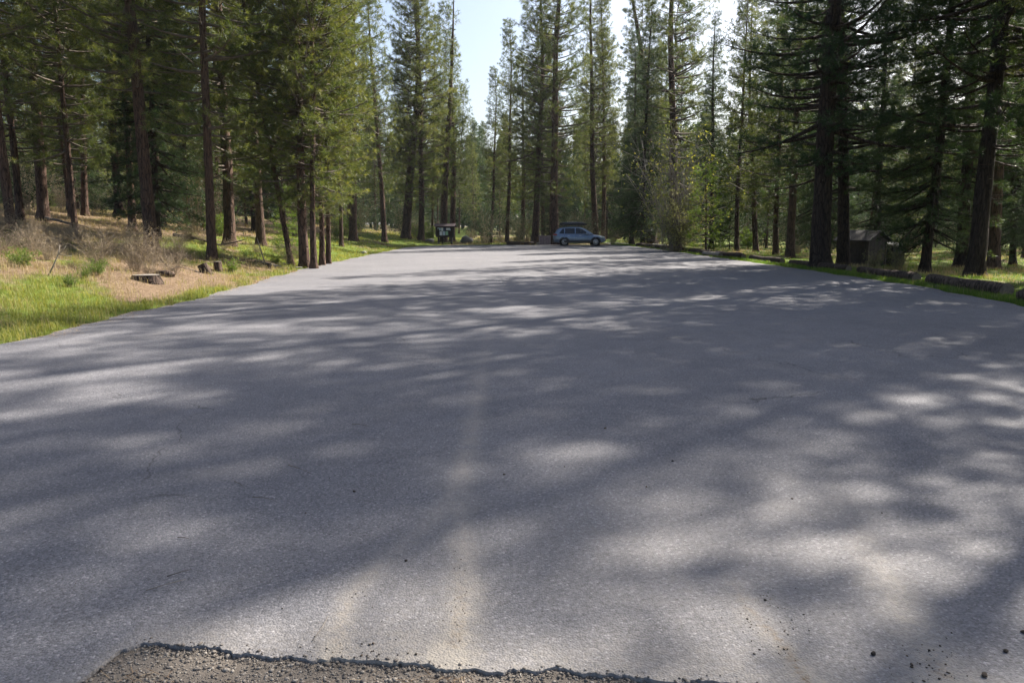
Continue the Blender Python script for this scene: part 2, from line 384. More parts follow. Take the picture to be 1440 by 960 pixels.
b.add(np.stack([Xv, Yv - .0 * TT, Zv], -1), None, np.stack([i + j, i + j + 1, i + j + 1 + nx, i + j + nx], -1).reshape(-1, 4))
# skirts down the long sides
o = b.obj('parking_lot', M['asphalt'], None, True)
for k, f in (('dust', dustf), ('core', coref)):
    at = o.data.attributes.new(k, 'FLOAT', 'POINT'); at.data.foreach_set('value', f(Xv, Yv).ravel().astype(np.float32))
tag(o, 'worn grey asphalt parking lot with dusty tyre tracks and a broken near edge', 'parking lot', kind='structure')
gx = np.arange(-4, 4, .03); gy = np.arange(-4, 3.2, .03)
def gz(X, Y): return -.013 + .004 * sn(X, Y, .12) + .004 * sn(X, Y, .05, 3) - .02 * sm(0, .08, Y - front_edge(X))
o = grid_obj('gravel_ground', gx, gy, gz, M['dirt'])
tag(o, 'sandy gravel ground in front of the broken asphalt edge', 'ground', kind='structure')
px_, py_, _ = at_depth(895, 71)
o = grid_obj('path', np.linspace(px_ - 3, px_ + 4, 30), np.linspace(68.5, 73, 12), lambda X, Y: ground(X, Y) + .03 + .01 * sn(X, Y, .5), plain('pale_path_gravel', (.42, .39, .35), .9, var=.2, scale=20))
tag(o, 'pale gravel path beyond the lot to the right of the car', 'path', kind='structure')

# pebbles on the gravel: too many to count
ICO = None
def ico():
    t = (1 + 5 ** .5) / 2
    V = np.array([(-1, t, 0), (1, t, 0), (-1, -t, 0), (1, -t, 0), (0, -1, t), (0, 1, t), (0, -1, -t), (0, 1, -t), (t, 0, -1), (t, 0, 1), (-t, 0, -1), (-t, 0, 1)]) / math.hypot(1, t)
    T = np.array([(0, 11, 5), (0, 5, 1), (0, 1, 7), (0, 7, 10), (0, 10, 11), (1, 5, 9), (5, 11, 4), (11, 10, 2), (10, 7, 6), (7, 1, 8), (3, 9, 4), (3, 4, 2), (3, 2, 6), (3, 6, 8), (3, 8, 9), (4, 9, 5), (2, 4, 11), (6, 2, 10), (8, 6, 7), (9, 8, 1)])
    return V, T
IV, IT = ico()
def ico2():
    V = [tuple(v) for v in IV]; T = []; c = {}
    def mid(a, b):
        k = (min(a, b), max(a, b))
        if k not in c:
            m = np.array(V[a]) + np.array(V[b]); m /= np.linalg.norm(m); V.append(tuple(m)); c[k] = len(V) - 1
        return c[k]
    for a, b, d in IT:
        x, y, z = mid(a, b), mid(b, d), mid(d, a); T += [(a, x, z), (b, y, x), (d, z, y), (x, y, z)]
    return np.array(V), np.array(T)
IV2, IT2 = ico2()
def stones(P, S, flatness=.6, fine=False, r=None):
    """many little stones: centres P (n,3), sizes S (n,)"""
    r = r or rng; V0, T0 = (IV2, IT2) if fine else (IV, IT); n = len(P)
    V = V0[None] * (1 + .28 * r.standard_normal((n, len(V0), 1)) * .6)
    sc = np.stack([r.uniform(.7, 1.3, n), r.uniform(.7, 1.3, n), r.uniform(.7, 1.1, n) * flatness], -1)
    V = V * sc[:, None] * S[:, None, None]
    a = r.uniform(0, 2 * pi, n); ca, sa = np.cos(a), np.sin(a)
    x = V[..., 0] * ca[:, None] - V[..., 1] * sa[:, None]; y = V[..., 0] * sa[:, None] + V[..., 1] * ca[:, None]
    V = np.stack([x, y, V[..., 2]], -1) + P[:, None]
    T = (T0[None] + (np.arange(n) * len(V0))[:, None, None]).reshape(-1, 3)
    return V.reshape(-1, 3), T, np.repeat(r.uniform(0, 1, n), len(V0))
n = 42000
X = rng.uniform(-1.9, 1.9, n); Y = rng.uniform(1.95, 2.75, n); k = Y < front_edge(X) - .004; X, Y = X[k], Y[k]
S = np.clip(rng.lognormal(math.log(.0025), .6, len(X)), .0012, .011)
V, T, A = stones(np.stack([X, Y, gz(X, Y) + S * .25], -1), S)
b = MB(); b.add(V, T, None, A)
tag(b.obj('gravel', M['pebble'], None, True), 'loose pebbles strewn over the bare ground by the broken asphalt edge', 'gravel', kind='stuff')
# rubble crumbs along the lip
n = 1100; X = rng.uniform(-1.5, 1.3, n); Y = front_edge(X) + rng.normal(-.02, .022, n); S = np.clip(rng.lognormal(math.log(.003), .5, n), .0015, .008)
V, T, A = stones(np.stack([X, Y, np.where(Y > front_edge(X), .004, gz(X, Y) + .006)], -1), S)
b = MB(); b.add(V, T, None, A * .6)
tag(b.obj('asphalt_rubble', M['pebble'], None, True), 'crumbled asphalt bits along the broken lip of the pavement', 'rubble', kind='stuff')
# small dark crumbs on the asphalt
pts = []
def cluster(px, py, n, sx, sy, smin, smax):
    for _ in range(int(n * .6)):
        x, y = flat(px + rng.normal(0, sx), py + rng.normal(0, sy)); pts.append((x, y, smin + (smax - smin) * rng.random() ** 2))
cluster(1010, 740, 70, 45, 40, .0015, .0045); cluster(1090, 770, 60, 60, 50, .0015, .004); cluster(1100, 900, 90, 22, 22, .0015, .005)
cluster(1310, 930, 110, 28, 22, .0015, .006); cluster(1060, 860, 70, 22, 22, .0015, .004); cluster(645, 830, 130, 10, 45, .0012, .004)
cluster(520, 830, 60, 25, 45, .0012, .004); cluster(1200, 800, 90, 150, 110, .0015, .004); cluster(700, 750, 110, 330, 150, .0012, .004)
cluster(500, 925, 120, 45, 12, .0015, .006)
PA = np.array(pts); k = (PA[:, 1] > front_edge(PA[:, 0])) & (PA[:, 1] > 1); PA = PA[k]
V, T, A = stones(np.stack([PA[:, 0], PA[:, 1], .003 + PA[:, 2] * .3], -1), PA[:, 2])
b = MB(); b.add(V, T, None, A)
tag(b.obj('dirt_crumbs', M['crumb'], None, True), 'fine dark crumbs of dirt sprinkled on the asphalt along the tyre tracks', 'dirt', kind='stuff')

# ------------------------------------------------------------------ trees
def unit(v): return v / (np.linalg.norm(v, axis=-1, keepdims=True) + 1e-9)
def needles(b, P, D, nn, L, wd, r, cone=1.1, val=None):
    """tufts: at each point P with axis D, nn thin triangles fanned round the axis"""
    n = len(P); P = np.repeat(P, nn, 0); D = np.repeat(D, nn, 0)
    val = r.uniform(0, 1, n) if val is None else val
    a = np.repeat(val, nn)
    rd = unit(r.standard_normal(P.shape)); d = unit(D * r.uniform(.2, 1.2, (len(P), 1)) + rd * cone)
    l = L * r.uniform(.6, 1.15, len(P))[:, None]; sd_ = unit(np.cross(d, unit(r.standard_normal(P.shape)))) * wd * .5
    off = P + rd * L * .12
    V = np.stack([off - sd_, off + sd_, off + d * l], 1).reshape(-1, 3)
    T = np.arange(len(P) * 3).reshape(-1, 3)
    b.add(V, T, None, np.repeat(np.clip(a + r.normal(0, .08, len(a)), 0, 1), 3))
def make_tree(seed, Ht, r0, cb, Rm, spacing=.5, nbr=4, prof='pine', nn=16, L=.17, wd=.009, tw=.13, skip=.12, droop=0., mats=('bark', 'needle'), lean=.0, limb_sides=4, stubs=14, sides=12, curve=.25, tsp=.12, zsp=1., jit=.06):
    r = np.random.default_rng(seed)
    # trunk
    nz = int(Ht / (.8 if sides > 8 else 1.6)) + 3; zz = np.concatenate([[-.5, 0, .25, .6], np.linspace(1.2, Ht, nz)])
    ph = r.uniform(0, 6, 4); t_ = np.clip(zz / Ht, 0, 1)
    cx = curve * (np.sin(t_ * 3 + ph[0]) - sin(ph[0])) + .1 * curve * (np.sin(t_ * 11 + ph[1]) - sin(ph[1]))
    cy = curve * (np.sin(t_ * 2.6 + ph[2]) - sin(ph[2])) + .1 * curve * (np.sin(t_ * 12 + ph[3]) - sin(ph[3]))
    rad = r0 * (np.clip(1 - t_, 0, 1) ** .8 * .94 + .015) * (1 + .45 * np.exp(-np.clip(zz, 0, 9) / .35))
    th = np.arange(sides) * 2 * pi / sides
    wob = 1 + .06 * r.standard_normal((len(zz), sides)) + .16 * np.exp(-np.clip(zz, 0, 9) / .3)[:, None] * np.sin(th * 5 + ph[0])[None]
    tb = MB(); P = np.stack([cx, cy, zz], -1); tb.tube(P, rad, sides, False, 0, wob)
    def axis(z): return np.array([np.interp(z, zz, cx), np.interp(z, zz, cy), z])
    lb = MB(); fb = MB(); tp = []; td = []; tv = []
    h = cb
    while h < Ht - .3:
        u = (h - cb) / (Ht - cb)
        if prof == 'pine': Lp = Rm * (min(1, .55 + u * 2.2)) * (1 - max(0, u - .25) / .78) ** .75 * (.74 + .36 * abs(sin(h * 1.1 + seed)) + r.normal(0, .06))
        elif prof == 'fir': Lp = Rm * (1 - u) ** .85 * (min(1, .7 + 3 * u))
        else: Lp = Rm * (min(1, .5 + u * 2)) * (1 - u) ** .6 * (.7 + .5 * abs(sin(h * 1.9 + seed)))
        az0 = r.uniform(0, 2 * pi)
        for k in range(nbr):
            if r.random() < skip: continue
            az = az0 + k * 2 * pi / nbr + r.normal(0, .3); Lb = max(.25, Lp * r.uniform(.6, 1.15))
            el = (-.22 - droop + .75 * u) + r.normal(0, .12); hh = h + r.normal(0, .12)
            o0 = axis(min(hh, Ht - .1)); dr = np.array([cos(az), sin(az), 0])
            s = np.linspace(0, 1, 7)
            up = np.tan(el) * s + (.30 if prof != 'fir' else .05) * s ** 2.2 - droop * .3 * s
            lat = np.array([-sin(az), cos(az), 0]) * r.normal(0, .12)
            pts = o0 + Lb * (s[:, None] * dr + up[:, None] * np.array([0, 0, 1.]) + (s ** 2)[:, None] * lat)
            lb.tube(pts, np.linspace(max(.008, .02 * Lb + .004) * (1.2 - .5 * u), .005, 7), limb_sides, False)
            s0 = .30 if prof != 'fir' else .15
            m = max(3, int(Lb * (1 - s0) / tsp))
            for q in range(m):
                sq = s0 + (1 - s0) * (q + r.random()) / m
                if r.random() < .08: continue
                base = np.array([np.interp(sq, s, pts[:, c]) for c in range(3)])
                side = 1 if q % 2 else -1
                Lt = (.22 + .38 * Lb * (1 - sq) + .12) * r.uniform(.5, 1.25)
                ang = az + side * r.uniform(.5, 1.15); tdv = np.array([cos(ang), sin(ang), r.uniform(-.35, .95) * zsp - droop * .6]); tdv /= np.linalg.norm(tdv)
                nt_ = max(1, int(Lt / tw)); f = .35 + .65 * (np.arange(nt_) + r.random()) / nt_
                pp = base + tdv * (f * Lt)[:, None] + r.normal(0, jit, (nt_, 3))
                tp.append(pp); td.append(np.repeat(tdv[None], nt_, 0)); tv.append(np.clip(r.normal(.35 + .3 * sq, .20) + np.zeros(nt_), 0, 1))
                if limb_sides > 3: lb.tube(np.stack([base, base + tdv * Lt]), [.006, .003], 3, False)
            tp.append(pts[-1:]); td.append(unit(pts[-1:] - pts[-2:-1])); tv.append(np.array([.7]))
        h += spacing * r.uniform(.6, 1.4) * (1 - .35 * u)
    tp.append(axis(Ht)[None] - np.array([[0, 0, .1]])); td.append(np.array([[0, 0, 1.]])); tv.append(np.array([.6]))
    # dead stubs under the crown
    for k in range(stubs):
        z = r.uniform(max(1.6, cb * .25), cb + 1.5); az = r.uniform(0, 2 * pi); Ls = r.uniform(.3, 1.5); o0 = axis(z)
        s = np.linspace(0, 1, 4)[:, None]
        pts = o0 + Ls * (s * np.array([cos(az), sin(az), r.uniform(-.3, .15)]) + s ** 2 * np.array([r.normal(0, .15), r.normal(0, .15), -.1]))
        tb.tube(pts, [.014, .010, .007, .003], 3, False)
    needles(fb, np.concatenate(tp), np.concatenate(td), nn, L, wd, r, val=np.concatenate(tv))
    return dict(H=Ht, r0=r0, cb=cb, trunk=tb.mesh('trunk', M[mats[0]], True), limbs=lb.mesh('limbs', M['twig'] if mats[0] == 'bark' else M['bark_dark'], True), foliage=fb.mesh('foliage', M[mats[1]], False))
ftot = 0
V_ = {}
def variant(k, **kw):
    V_[k] = make_tree(**kw); global ftot; ftot += len(V_[k]['foliage'].polygons)
variant('big1', seed=1, Ht=31, r0=.42, cb=6.5, Rm=3.9, spacing=.55, nbr=5, nn=20, wd=.020, tw=.19, L=.23, tsp=.19, jit=.04, skip=.27)
variant('big2', seed=2, Ht=28, r0=.36, cb=5.0, Rm=3.5, spacing=.5, nbr=5, nn=20, wd=.020, tw=.19, L=.23, tsp=.19, jit=.04, skip=.27)
variant('mid1', seed=3, Ht=21, r0=.17, cb=2.4, Rm=2.8, spacing=.36, nbr=5, nn=20, wd=.018, tw=.18, L=.21, tsp=.17, jit=.04, skip=.2)
variant('mid2', seed=4, Ht=19, r0=.15, cb=3.2, Rm=2.5, spacing=.36, nbr=5, nn=20, wd=.018, tw=.18, L=.21, tsp=.17, jit=.04, skip=.2)
variant('slim', seed=5, Ht=22, r0=.16, cb=4.5, Rm=1.8, spacing=.4, nbr=5, nn=18, wd=.018, tw=.18, L=.21, tsp=.16, jit=.04)
variant('fir', seed=6, Ht=24, r0=.22, cb=1.6, Rm=3.0, spacing=.36, nbr=5, prof='fir', droop=.16, nn=14, wd=.014, L=.16, tw=.11, mats=('bark_dark', 'needle_dark'), skip=.15, zsp=.5, tsp=.13)
variant('dark', seed=8, Ht=30, r0=.40, cb=4.0, Rm=4.6, spacing=.52, nbr=5, prof='pine', droop=.08, nn=18, wd=.02, L=.23, tw=.18, jit=.04, mats=('bark_dark', 'needle_dark'), skip=.30, tsp=.18)
far = dict(nn=8, L=.36, wd=.05, tw=.27, limb_sides=3, sides=7, stubs=6, nbr=5, tsp=.24, jit=.10)
variant('far1', seed=11, Ht=24, r0=.20, cb=4.2, Rm=2.9, spacing=.5, **far)
variant('far2', seed=12, Ht=21, r0=.17, cb=3.2, Rm=2.6, spacing=.5, **far)
variant('far3', seed=13, Ht=25, r0=.19, cb=5, Rm=2.3, spacing=.5, **far)
variant('far4', seed=14, Ht=19, r0=.15, cb=1.2, Rm=2.5, spacing=.45, prof='fir', droop=.12, mats=('bark_dark', 'needle_dark'), **far)
variant('sap', seed=15, Ht=4.5, r0=.045, cb=.3, Rm=1.25, spacing=.22, prof='fir', nn=12, L=.10, wd=.014, tw=.09, sides=6, stubs=0, curve=.08, mats=('bark', 'sapling'), jit=.02)
variant('sapd', seed=16, Ht=5.5, r0=.05, cb=.4, Rm=1.3, spacing=.28, prof='fir', nn=10, L=.12, wd=.02, tw=.12, sides=6, stubs=0, curve=.1, mats=('bark_dark', 'needle_dark'), jit=.02)
trees_xy = []
def tree(kind, x, y, dia, height, label, group=None, lean=0., leany=0., rz=None, name='pine_tree', cat='pine tree'):
    v = V_[kind]; z = ground1(x, y); s = height / v['H']
    root = empty(name, (x, y, z), 0, label, cat, group)
    root.rotation_euler = (leany, lean, 0)
    rz = random.uniform(0, 6.28) if rz is None else rz
    for p in ('trunk', 'limbs', 'foliage'):
        nm = {'trunk': 'trunk', 'limbs': 'branches', 'foliage': 'crown'}[p]
        c = bpy.data.objects.new(nm, v[p]); col.objects.link(c); c.parent = root; c.rotation_euler = (0, 0, rz)
        k = dia / (2 * v['r0']) if p == 'trunk' else s
        c.scale = (s, s, s) if p != 'trunk' else (k, k, s)
    trees_xy.append((x, y)); return root
def ptree(kind, px, y, wpx, height, label, x0=None, group=None, **kw):
    x, y, z = at_depth(px, y); py = 480 + F * tan(math.atan((H - z) / y) - PITCH)
    ln = 0
    if x0 is not None: ln = math.atan((x0 - (720 + (px - 720) * 6730 / (6730 - py))) / py)
    return tree(kind, x, y, max(.09, wpx * y / F), height, label, group, lean=ln, **kw)
LT = [
 ('big2', 18, 24, 13, 24, 'pine at the left picture edge leaning sharply outward over the brush', -22),
 ('big1', 62, 34, 15, 27, 'tall thick pine third in from the left edge, behind the dry brush', 45),
 ('slim', 99, 45, 9, 22, 'slender pine with a pinkish sunlit trunk, left one of a close pair', 86),
 ('slim', 120, 42, 9, 23, 'slender pine with a dark trunk, right one of a close pair behind the brush', 104),
 ('mid1', 168, 48, 11, 24, 'dark pine in the left wood just left of the big foreground pine', 152),
 ('far3', 186, 55, 9, 22, 'thin shaded pine deep in the left wood half behind the big foreground pine', 172),
 ('big1', 213, 26, 18, 27, 'big red-brown pine rising from the dry brush up the slope from the cut stump', 187),
 ('mid2', 229, 40, 10, 21, 'pine standing close behind the big red-brown foreground pine, on its right', 214),
 ('big2', 298, 26, 13, 25, 'straight pine with orange-lit bark above the tilted log block and the post stub', 287),
 ('slim', 306, 44, 8, 21, 'thin orange-lit pine seen just right of the straight orange-barked pine', 300),
 ('mid1', 323, 34, 16, 23, 'dark pine with a flared double base right of the straight orange-barked pine', 302),
 ('big2', 367, 38, 13, 24, 'reddish pine left of the bright green sapling', 352),
 ('mid2', 410, 30, 8, 17, 'small dark pine leaning left, just left of the pine cluster by the lot edge', 357),
 ('mid1', 429, 29, 14, 19, 'thickest pine of the cluster at the left edge of the lot', 404),
 ('mid2', 441, 28.3, 9, 18, 'pine grown against the right side of the thickest cluster pine', 432),
 ('mid1', 453, 31, 8, 17, 'slim dark pine fourth in the cluster at the left edge of the lot', 446),
 ('mid2', 462, 32, 7, 18, 'slim dark pine at the right end of the cluster by the lot edge', 460),
 ('far2', 480, 47, 6, 18, 'thin pine seen right behind the lot-edge cluster', 470),
 ('big2', 497, 56, 12, 24, 'dark pine with a broad trunk in the wood right of the lot-edge cluster', 488),
 ('far3', 541, 62, 8, 22, 'thin reddish pine above the green grassy bank', 532),
 ('mid2', 571, 68, 13, 27, 'tall pine with a stout dark trunk left of the notice board, second trunk over', 566),
 ('mid1', 592, 68, 9, 26, 'tall full pine immediately left of the notice board', 588),
 ('far3', 624, 74, 11, 25, 'reddish pine behind the left side of the notice board', 618),
 ('far1', 636, 76, 9, 21, 'reddish pine behind the right side of the notice board', 632),
 ('slim', 690, 72, 5, 17, 'very thin pine right of the grey boulder', 688),
 ('slim', 713, 76, 6, 22.5, 'thin spire-topped pine standing alone against the pale sky gap', 706),
 ('far1', 735, 80, 7, 20, 'thin pine behind the end log barrier', 732),
 ('mid2', 752, 70, 10, 27, 'tall pine left of the brown box, first of the two beside it', 744),
 ('far2', 764, 84, 6, 23, 'thin pine behind the brown box', 760),
 ('mid1', 781, 67.6, 13, 31, 'tallest dark pine with its trunk beside the tail of the parked car', 779),
 ('slim', 838, 76, 9, 30, 'tall thin pine behind the bonnet of the parked car, left of a pair', 846),
 ('slim', 848, 82, 7, 28, 'tall thin pine behind the bonnet of the parked car, right of a pair', 852),
 ('fir', 888, 70, 7, 20, 'dark green fir with a thin trunk right of the parked car'),
 ('fir', 904, 66, 7, 22, 'dark green fir left of the grey bare shrub by the right lot edge'),
 ('mid1', 915, 78, 16, 30, 'stout dark pine rising behind the firs right of the parked car', 908),
 ('mid2', 950, 64, 15, 30, 'tall heavy pine rising behind the bare shrub and yellow leafy bush', 962),
 ('fir', 1000, 60, 8, 19, 'dark fir behind the young yellow-green fir'),
 ('far2', 1036, 56, 7, 20, 'thin pine behind the log barriers, just right of the young yellow-green fir', 1040),
 ('mid2', 1063, 58, 8, 21, 'pine with a brown trunk over the farther log barriers', 1072),
 ('mid1', 1091, 48, 8, 21, 'pine two trunks left of the huge dark pine on the right', 1098),
 ('big2', 1111, 41, 12, 25, 'brown-barked pine next left of the huge dark pine on the right', 1122),
 ('dark', 1152, 28.5, 27, 30, 'huge dark pine with the thickest trunk, standing beside the log barriers', 1166),
 ('dark', 1186, 32, 17, 25, 'dark pine between the huge dark pine and the small shed', 1190),
 ('fir', 1232, 47, 10, 22, 'dark fir behind the small shed'),
 ('fir', 1300, 29.5, 14, 22, 'slim dark fir right of the black bin with sunny grass at its foot', 1326),
 ('dark', 1352, 37, 17, 27, 'dark pine partly behind the left side of the broad pine at right', 1372),
 ('dark', 1371, 26, 23, 33, 'broad dark pine behind the longest near log, leaning a little right', 1410),
 ('big2', 1396, 34, 16, 32, 'dark pine next right of the broad pine behind the near log', 1420),
 ('fir', 1424, 39, 9, 22, 'thin dark fir at the right edge of the photo', 1446),
]
for k, px, y, wp, h, lab, *x0 in LT:
    ptree(k, px, y, wp, h, lab, x0[0] if x0 else None, name='fir_tree' if k == 'fir' else 'pine_tree', cat='fir tree' if k == 'fir' else 'pine tree')
# trees just outside the right of the frame that shade the near asphalt
for k, x, y, h in (('slim', 14.0, 12.5, 24), ('big2', 16.6, 19.6, 27), ('big1', 18.6, 24.2, 33), ('slim', 16.9, 21.9, 25), ('slim', 21.6, 22.6, 33), ('big2', 23, 16, 26), ('dark', 18.5, 9, 27), ('big1', 21, 1.5, 26), ('big2', 20.6, 22.9, 32), ('slim', 12.9, 8.6, 20), ('big1', 27, 22, 29)):
    tree(k, x, y, .55 if h < 27 else .75, h, 'tall dark pine beside the lot, outside the right edge of the picture', 'pines outside the right edge of the picture')
# random forest farther back
MARKS = [(-80, 'left picture edge'), (62, 'tall thick left pine'), (213, 'big red-brown pine'), (298, 'orange-barked pine'), (367, 'reddish pine'), (440, 'lot-edge cluster'), (497, 'broad dark pine'), (571, 'stout bank pine'),
 (630, 'notice board'), (658, 'grey boulder'), (713, 'lone spire pine'), (766, 'brown box'), (815, 'parked car'), (888, 'thin dark fir'), (945, 'bare shrub'), (990, 'young yellow-green fir'), (1063, 'brown-trunked pine'), (1152, 'huge dark pine'), (1215, 'shed'), (1258, 'black bin'), (1300, 'slim dark fir'), (1371, 'broad dark pine'), (1560, 'right picture edge')]
ORD = ['nearest', 'second nearest', 'third nearest', 'fourth nearest', 'fifth nearest', 'sixth nearest', 'seventh nearest', 'eighth nearest', 'ninth nearest', 'tenth nearest']
ORD += [q + ' nearest' for q in ('eleventh', 'twelfth', 'thirteenth', 'fourteenth', 'fifteenth', 'sixteenth', 'seventeenth', 'eighteenth', 'nineteenth', 'twentieth', 'twenty-first', 'twenty-second', 'twenty-third', 'twenty-fourth', 'twenty-fifth', 'twenty-sixth', 'twenty-seventh', 'twenty-eighth', 'twenty-ninth', 'thirtieth')]
def relabel(items, what):
    gaps = {}
    for o_, x, y in items:
        px = 720 + x / y * F; g = max(i_ for i_, (p, _) in enumerate(MARKS) if px >= p or i_ == 0); g = min(g, len(MARKS) - 2)
        gaps.setdefault(g, []).append((y, o_))
    for g, L in gaps.items():
        L.sort(key=lambda q: q[0])
        for i_, (y, o_) in enumerate(L): o_['label'] = '%s %s between the %s and the %s' % (ORD[min(i_, 29)], what, MARKS[g][1], MARKS[g + 1][1])
FAR = []
def far_forest():
    r = np.random.default_rng(21); out = 0; tries = 0
    while out < 243 and tries < 12000:
        tries += 1
        y = 26 + 149 * r.random() ** 1.25; px = r.uniform(-40, 1480); x = (px - 720) / F * y
        le, re = float(left_edge(y)), float(right_edge(y))
        if y < YEND + 6 and le - 7 < x < re + 7: continue
        if y < 45 and 800 < px < 1480 : 
            if x < re + 14: continue
        if y < 40 and px > 1180 and px < 1400: continue
        if any((x - a) ** 2 + (y - b_) ** 2 < (2.6 + y * .012) ** 2 for a, b_ in trees_xy): continue
        gap = 642 < px < 728 or 1010 < px < 1062
        h = r.uniform(17, 26)
        if y > 110: h *= .95
        if gap: h = min(h, (y * r.uniform(.12, .21) if px < 800 else y * .22)); 
        if h < 7: continue
        k = r.choice(['far1', 'far2', 'far3', 'far4']) if px < 850 else r.choice(['far1', 'far3', 'far4', 'far4'])
        if y < 58: k = {'far1': 'mid1', 'far2': 'mid2', 'far3': 'slim', 'far4': 'fir'}[k]
        if px < 560: sec, what = 'deep in the left wood behind the near trunks', 'pines deep in the left wood'
        elif px < 900: sec, what = 'in the far wood beyond the end of the lot', 'pines in the far wood beyond the lot'
        else: sec, what = 'deep in the shaded right wood behind the log barriers', 'pines deep in the right wood'
        rt_ = tree(k, x, y, h * .0125 * r.uniform(.7, 1.25), h, 'distant slender conifer ' + sec, what, lean=r.normal(0, .02), leany=r.normal(0, .02),
             name='conifer_tree', cat='conifer')
        FAR.append((rt_, x, y)); out += 1
    print('far trees', out, tries)
far_forest(); relabel(FAR, 'distant conifer seen')

# far-off wood that closes the view between the trunks: one mass nobody could count
def far_wood():
    r = np.random.default_rng(5); b = MB()
    # crowns as clouds of big needle flakes, with trunks
    for k in range(850):
        y = r.uniform(125, 300); px = r.uniform(-60, 1500); x = (px - 720) / F * y; h = r.uniform(15, 22)
        z0 = float(ground(x, y)); n = int(300)
        u = r.uniform(0.06, 1, n); th = r.uniform(0, 2 * pi, n); rr = (1 - u) ** .7 * 3.6 * np.sqrt(r.uniform(.05, 1, n)) * (.7 + .3 * np.sin(u * 40))
        P = np.stack([x + rr * np.cos(th), y + rr * np.sin(th), z0 + u * h], -1)
        D = np.stack([np.cos(th), np.sin(th), np.full(n, .2)], -1)
        needles(b, P, unit(D), 3, .9, .4, r, cone=.8)
        b.tube([(x, y, z0 - .5), (x, y, z0 + h)], [.25, .05], 5, False, a=0)
    return b.obj('distant_forest', M['needle_dark'])
tag(far_wood(), 'far-off forest seen between the trunks all round the lot', 'forest', kind='stuff')

# ------------------------------------------------------------------ grass and undergrowth
def blades(name, m, n, mask, hmin, hmax, seed, wmul=1., lay=0., label='', cat='grass', region=None, clump=5):
    r = np.random.default_rng(seed); b = MB()
    d = np.exp(r.uniform(math.log(9), math.log(95), n)); px = r.uniform(-40, 1480, n)
    if region: d = np.exp(r.uniform(math.log(region[0]), math.log(region[1]), n)); px = r.uniform(region[2], region[3], n)
    x = (px - 720) / F * d; y = d
    g = mask(x, y); k = r.random(n) < g; x, y, d = x[k], y[k], d[k]
    # tufts
    x = np.repeat(x, clump); y = np.repeat(y, clump); d = np.repeat(d, clump); rt = np.repeat(r.uniform(0, 1, len(x) // clump), clump)
    x = x + r.normal(0, .03, len(x)) * (1 + d / 25); y = y + r.normal(0, .03, len(x)) * (1 + d / 25)
    ok = (x < left_edge(y) - .02 - .12 * sn(x, y, .3) ** 2) | (x > right_edge(y) + .02) | (y > YEND + .05); ok &= (y > 12) | (x < 2); x, y, d, rt = x[ok], y[ok], d[ok], rt[ok]
    z = ground(x, y); nn = len(x)
    hh = (hmin + (hmax - hmin) * rt * r.uniform(.4, 1, nn)); wd = np.maximum(.006, d * .00045) * wmul
    az = r.uniform(0, 2 * pi, nn); ln = r.uniform(.1, .8, nn) + lay
    dx, dy = np.cos(az), np.sin(az); sx, sy = -dy * wd / 2, dx * wd / 2
    P0 = np.stack([x - sx, y - sy, z - .01], -1); P1 = np.stack([x + sx, y + sy, z - .01], -1)
    mid = np.stack([x + dx * hh * ln * .25, y + dy * hh * ln * .25, z + hh * .6 / (1 + lay)], -1)
    S = np.stack([sx, sy, np.zeros(nn)], -1) * .8
    tip = np.stack([x + dx * hh * ln, y + dy * hh * ln, z + hh * (.95 - .3 * ln) / (1 + lay * 1.2) + .01], -1)
    V = np.stack([P0, P1, mid + S, mid - S, tip], 1).reshape(-1, 3); i = np.arange(nn) * 5
    b.add(V, np.stack([i + 3, i + 2, i + 4], -1), np.stack([i, i + 1, i + 2, i + 3], -1), np.repeat(np.clip(rt * .6 + r.uniform(0, .4, nn), 0, 1), 5))
    print(name, nn)
    return tag(b.obj(name, m), label, cat, kind='stuff')
def outside(x, y): return (x < left_edge(y)) | (x > right_edge(y)) | (y > YEND)
sL = lambda x, y: left_edge(y) - x
sR = lambda x, y: x - right_edge(y)
blades('green_grass', M['grass'], 95000, lambda x, y: np.where(outside(x, y) & (y < 95), sm(.35, .8, greenness(x, y)) + .04, 0) * (x < 2), .06, .20, 31, label='fresh green grass on the left bank and beyond the end of the lot')
blades('verge_grass', M['verge'], 90000, lambda x, y: np.where((sR(x, y) > 0), .12 + .88 * sm(2.6, 1.2, sR(x, y)), 0) * (y < 95), .06, .17, 32, label='bright green grass strip beside the log barriers on the right', region=(12, 70, 840, 1490))
blades('dry_grass', M['drygrass'], 90000, lambda x, y: np.where(outside(x, y) & (y < 95), (.65 * sm(.75, .2, greenness(x, y)) + .05) * (1 - .85 * littered(x, y)), 0), .08, .34, 33, .7, label='straw-coloured dry grass on the slopes round the lot', cat='dry grass')
blades('pine_litter', M['litter'], 70000, lambda x, y: np.where(outside(x, y) & (y < 60), .6 * sm(.8, .2, greenness(x, y)) + .08 + littered(x, y), 0), .05, .14, 34, .8, 4., label='fallen brown pine needles and bark bits on the ground', cat='litter')

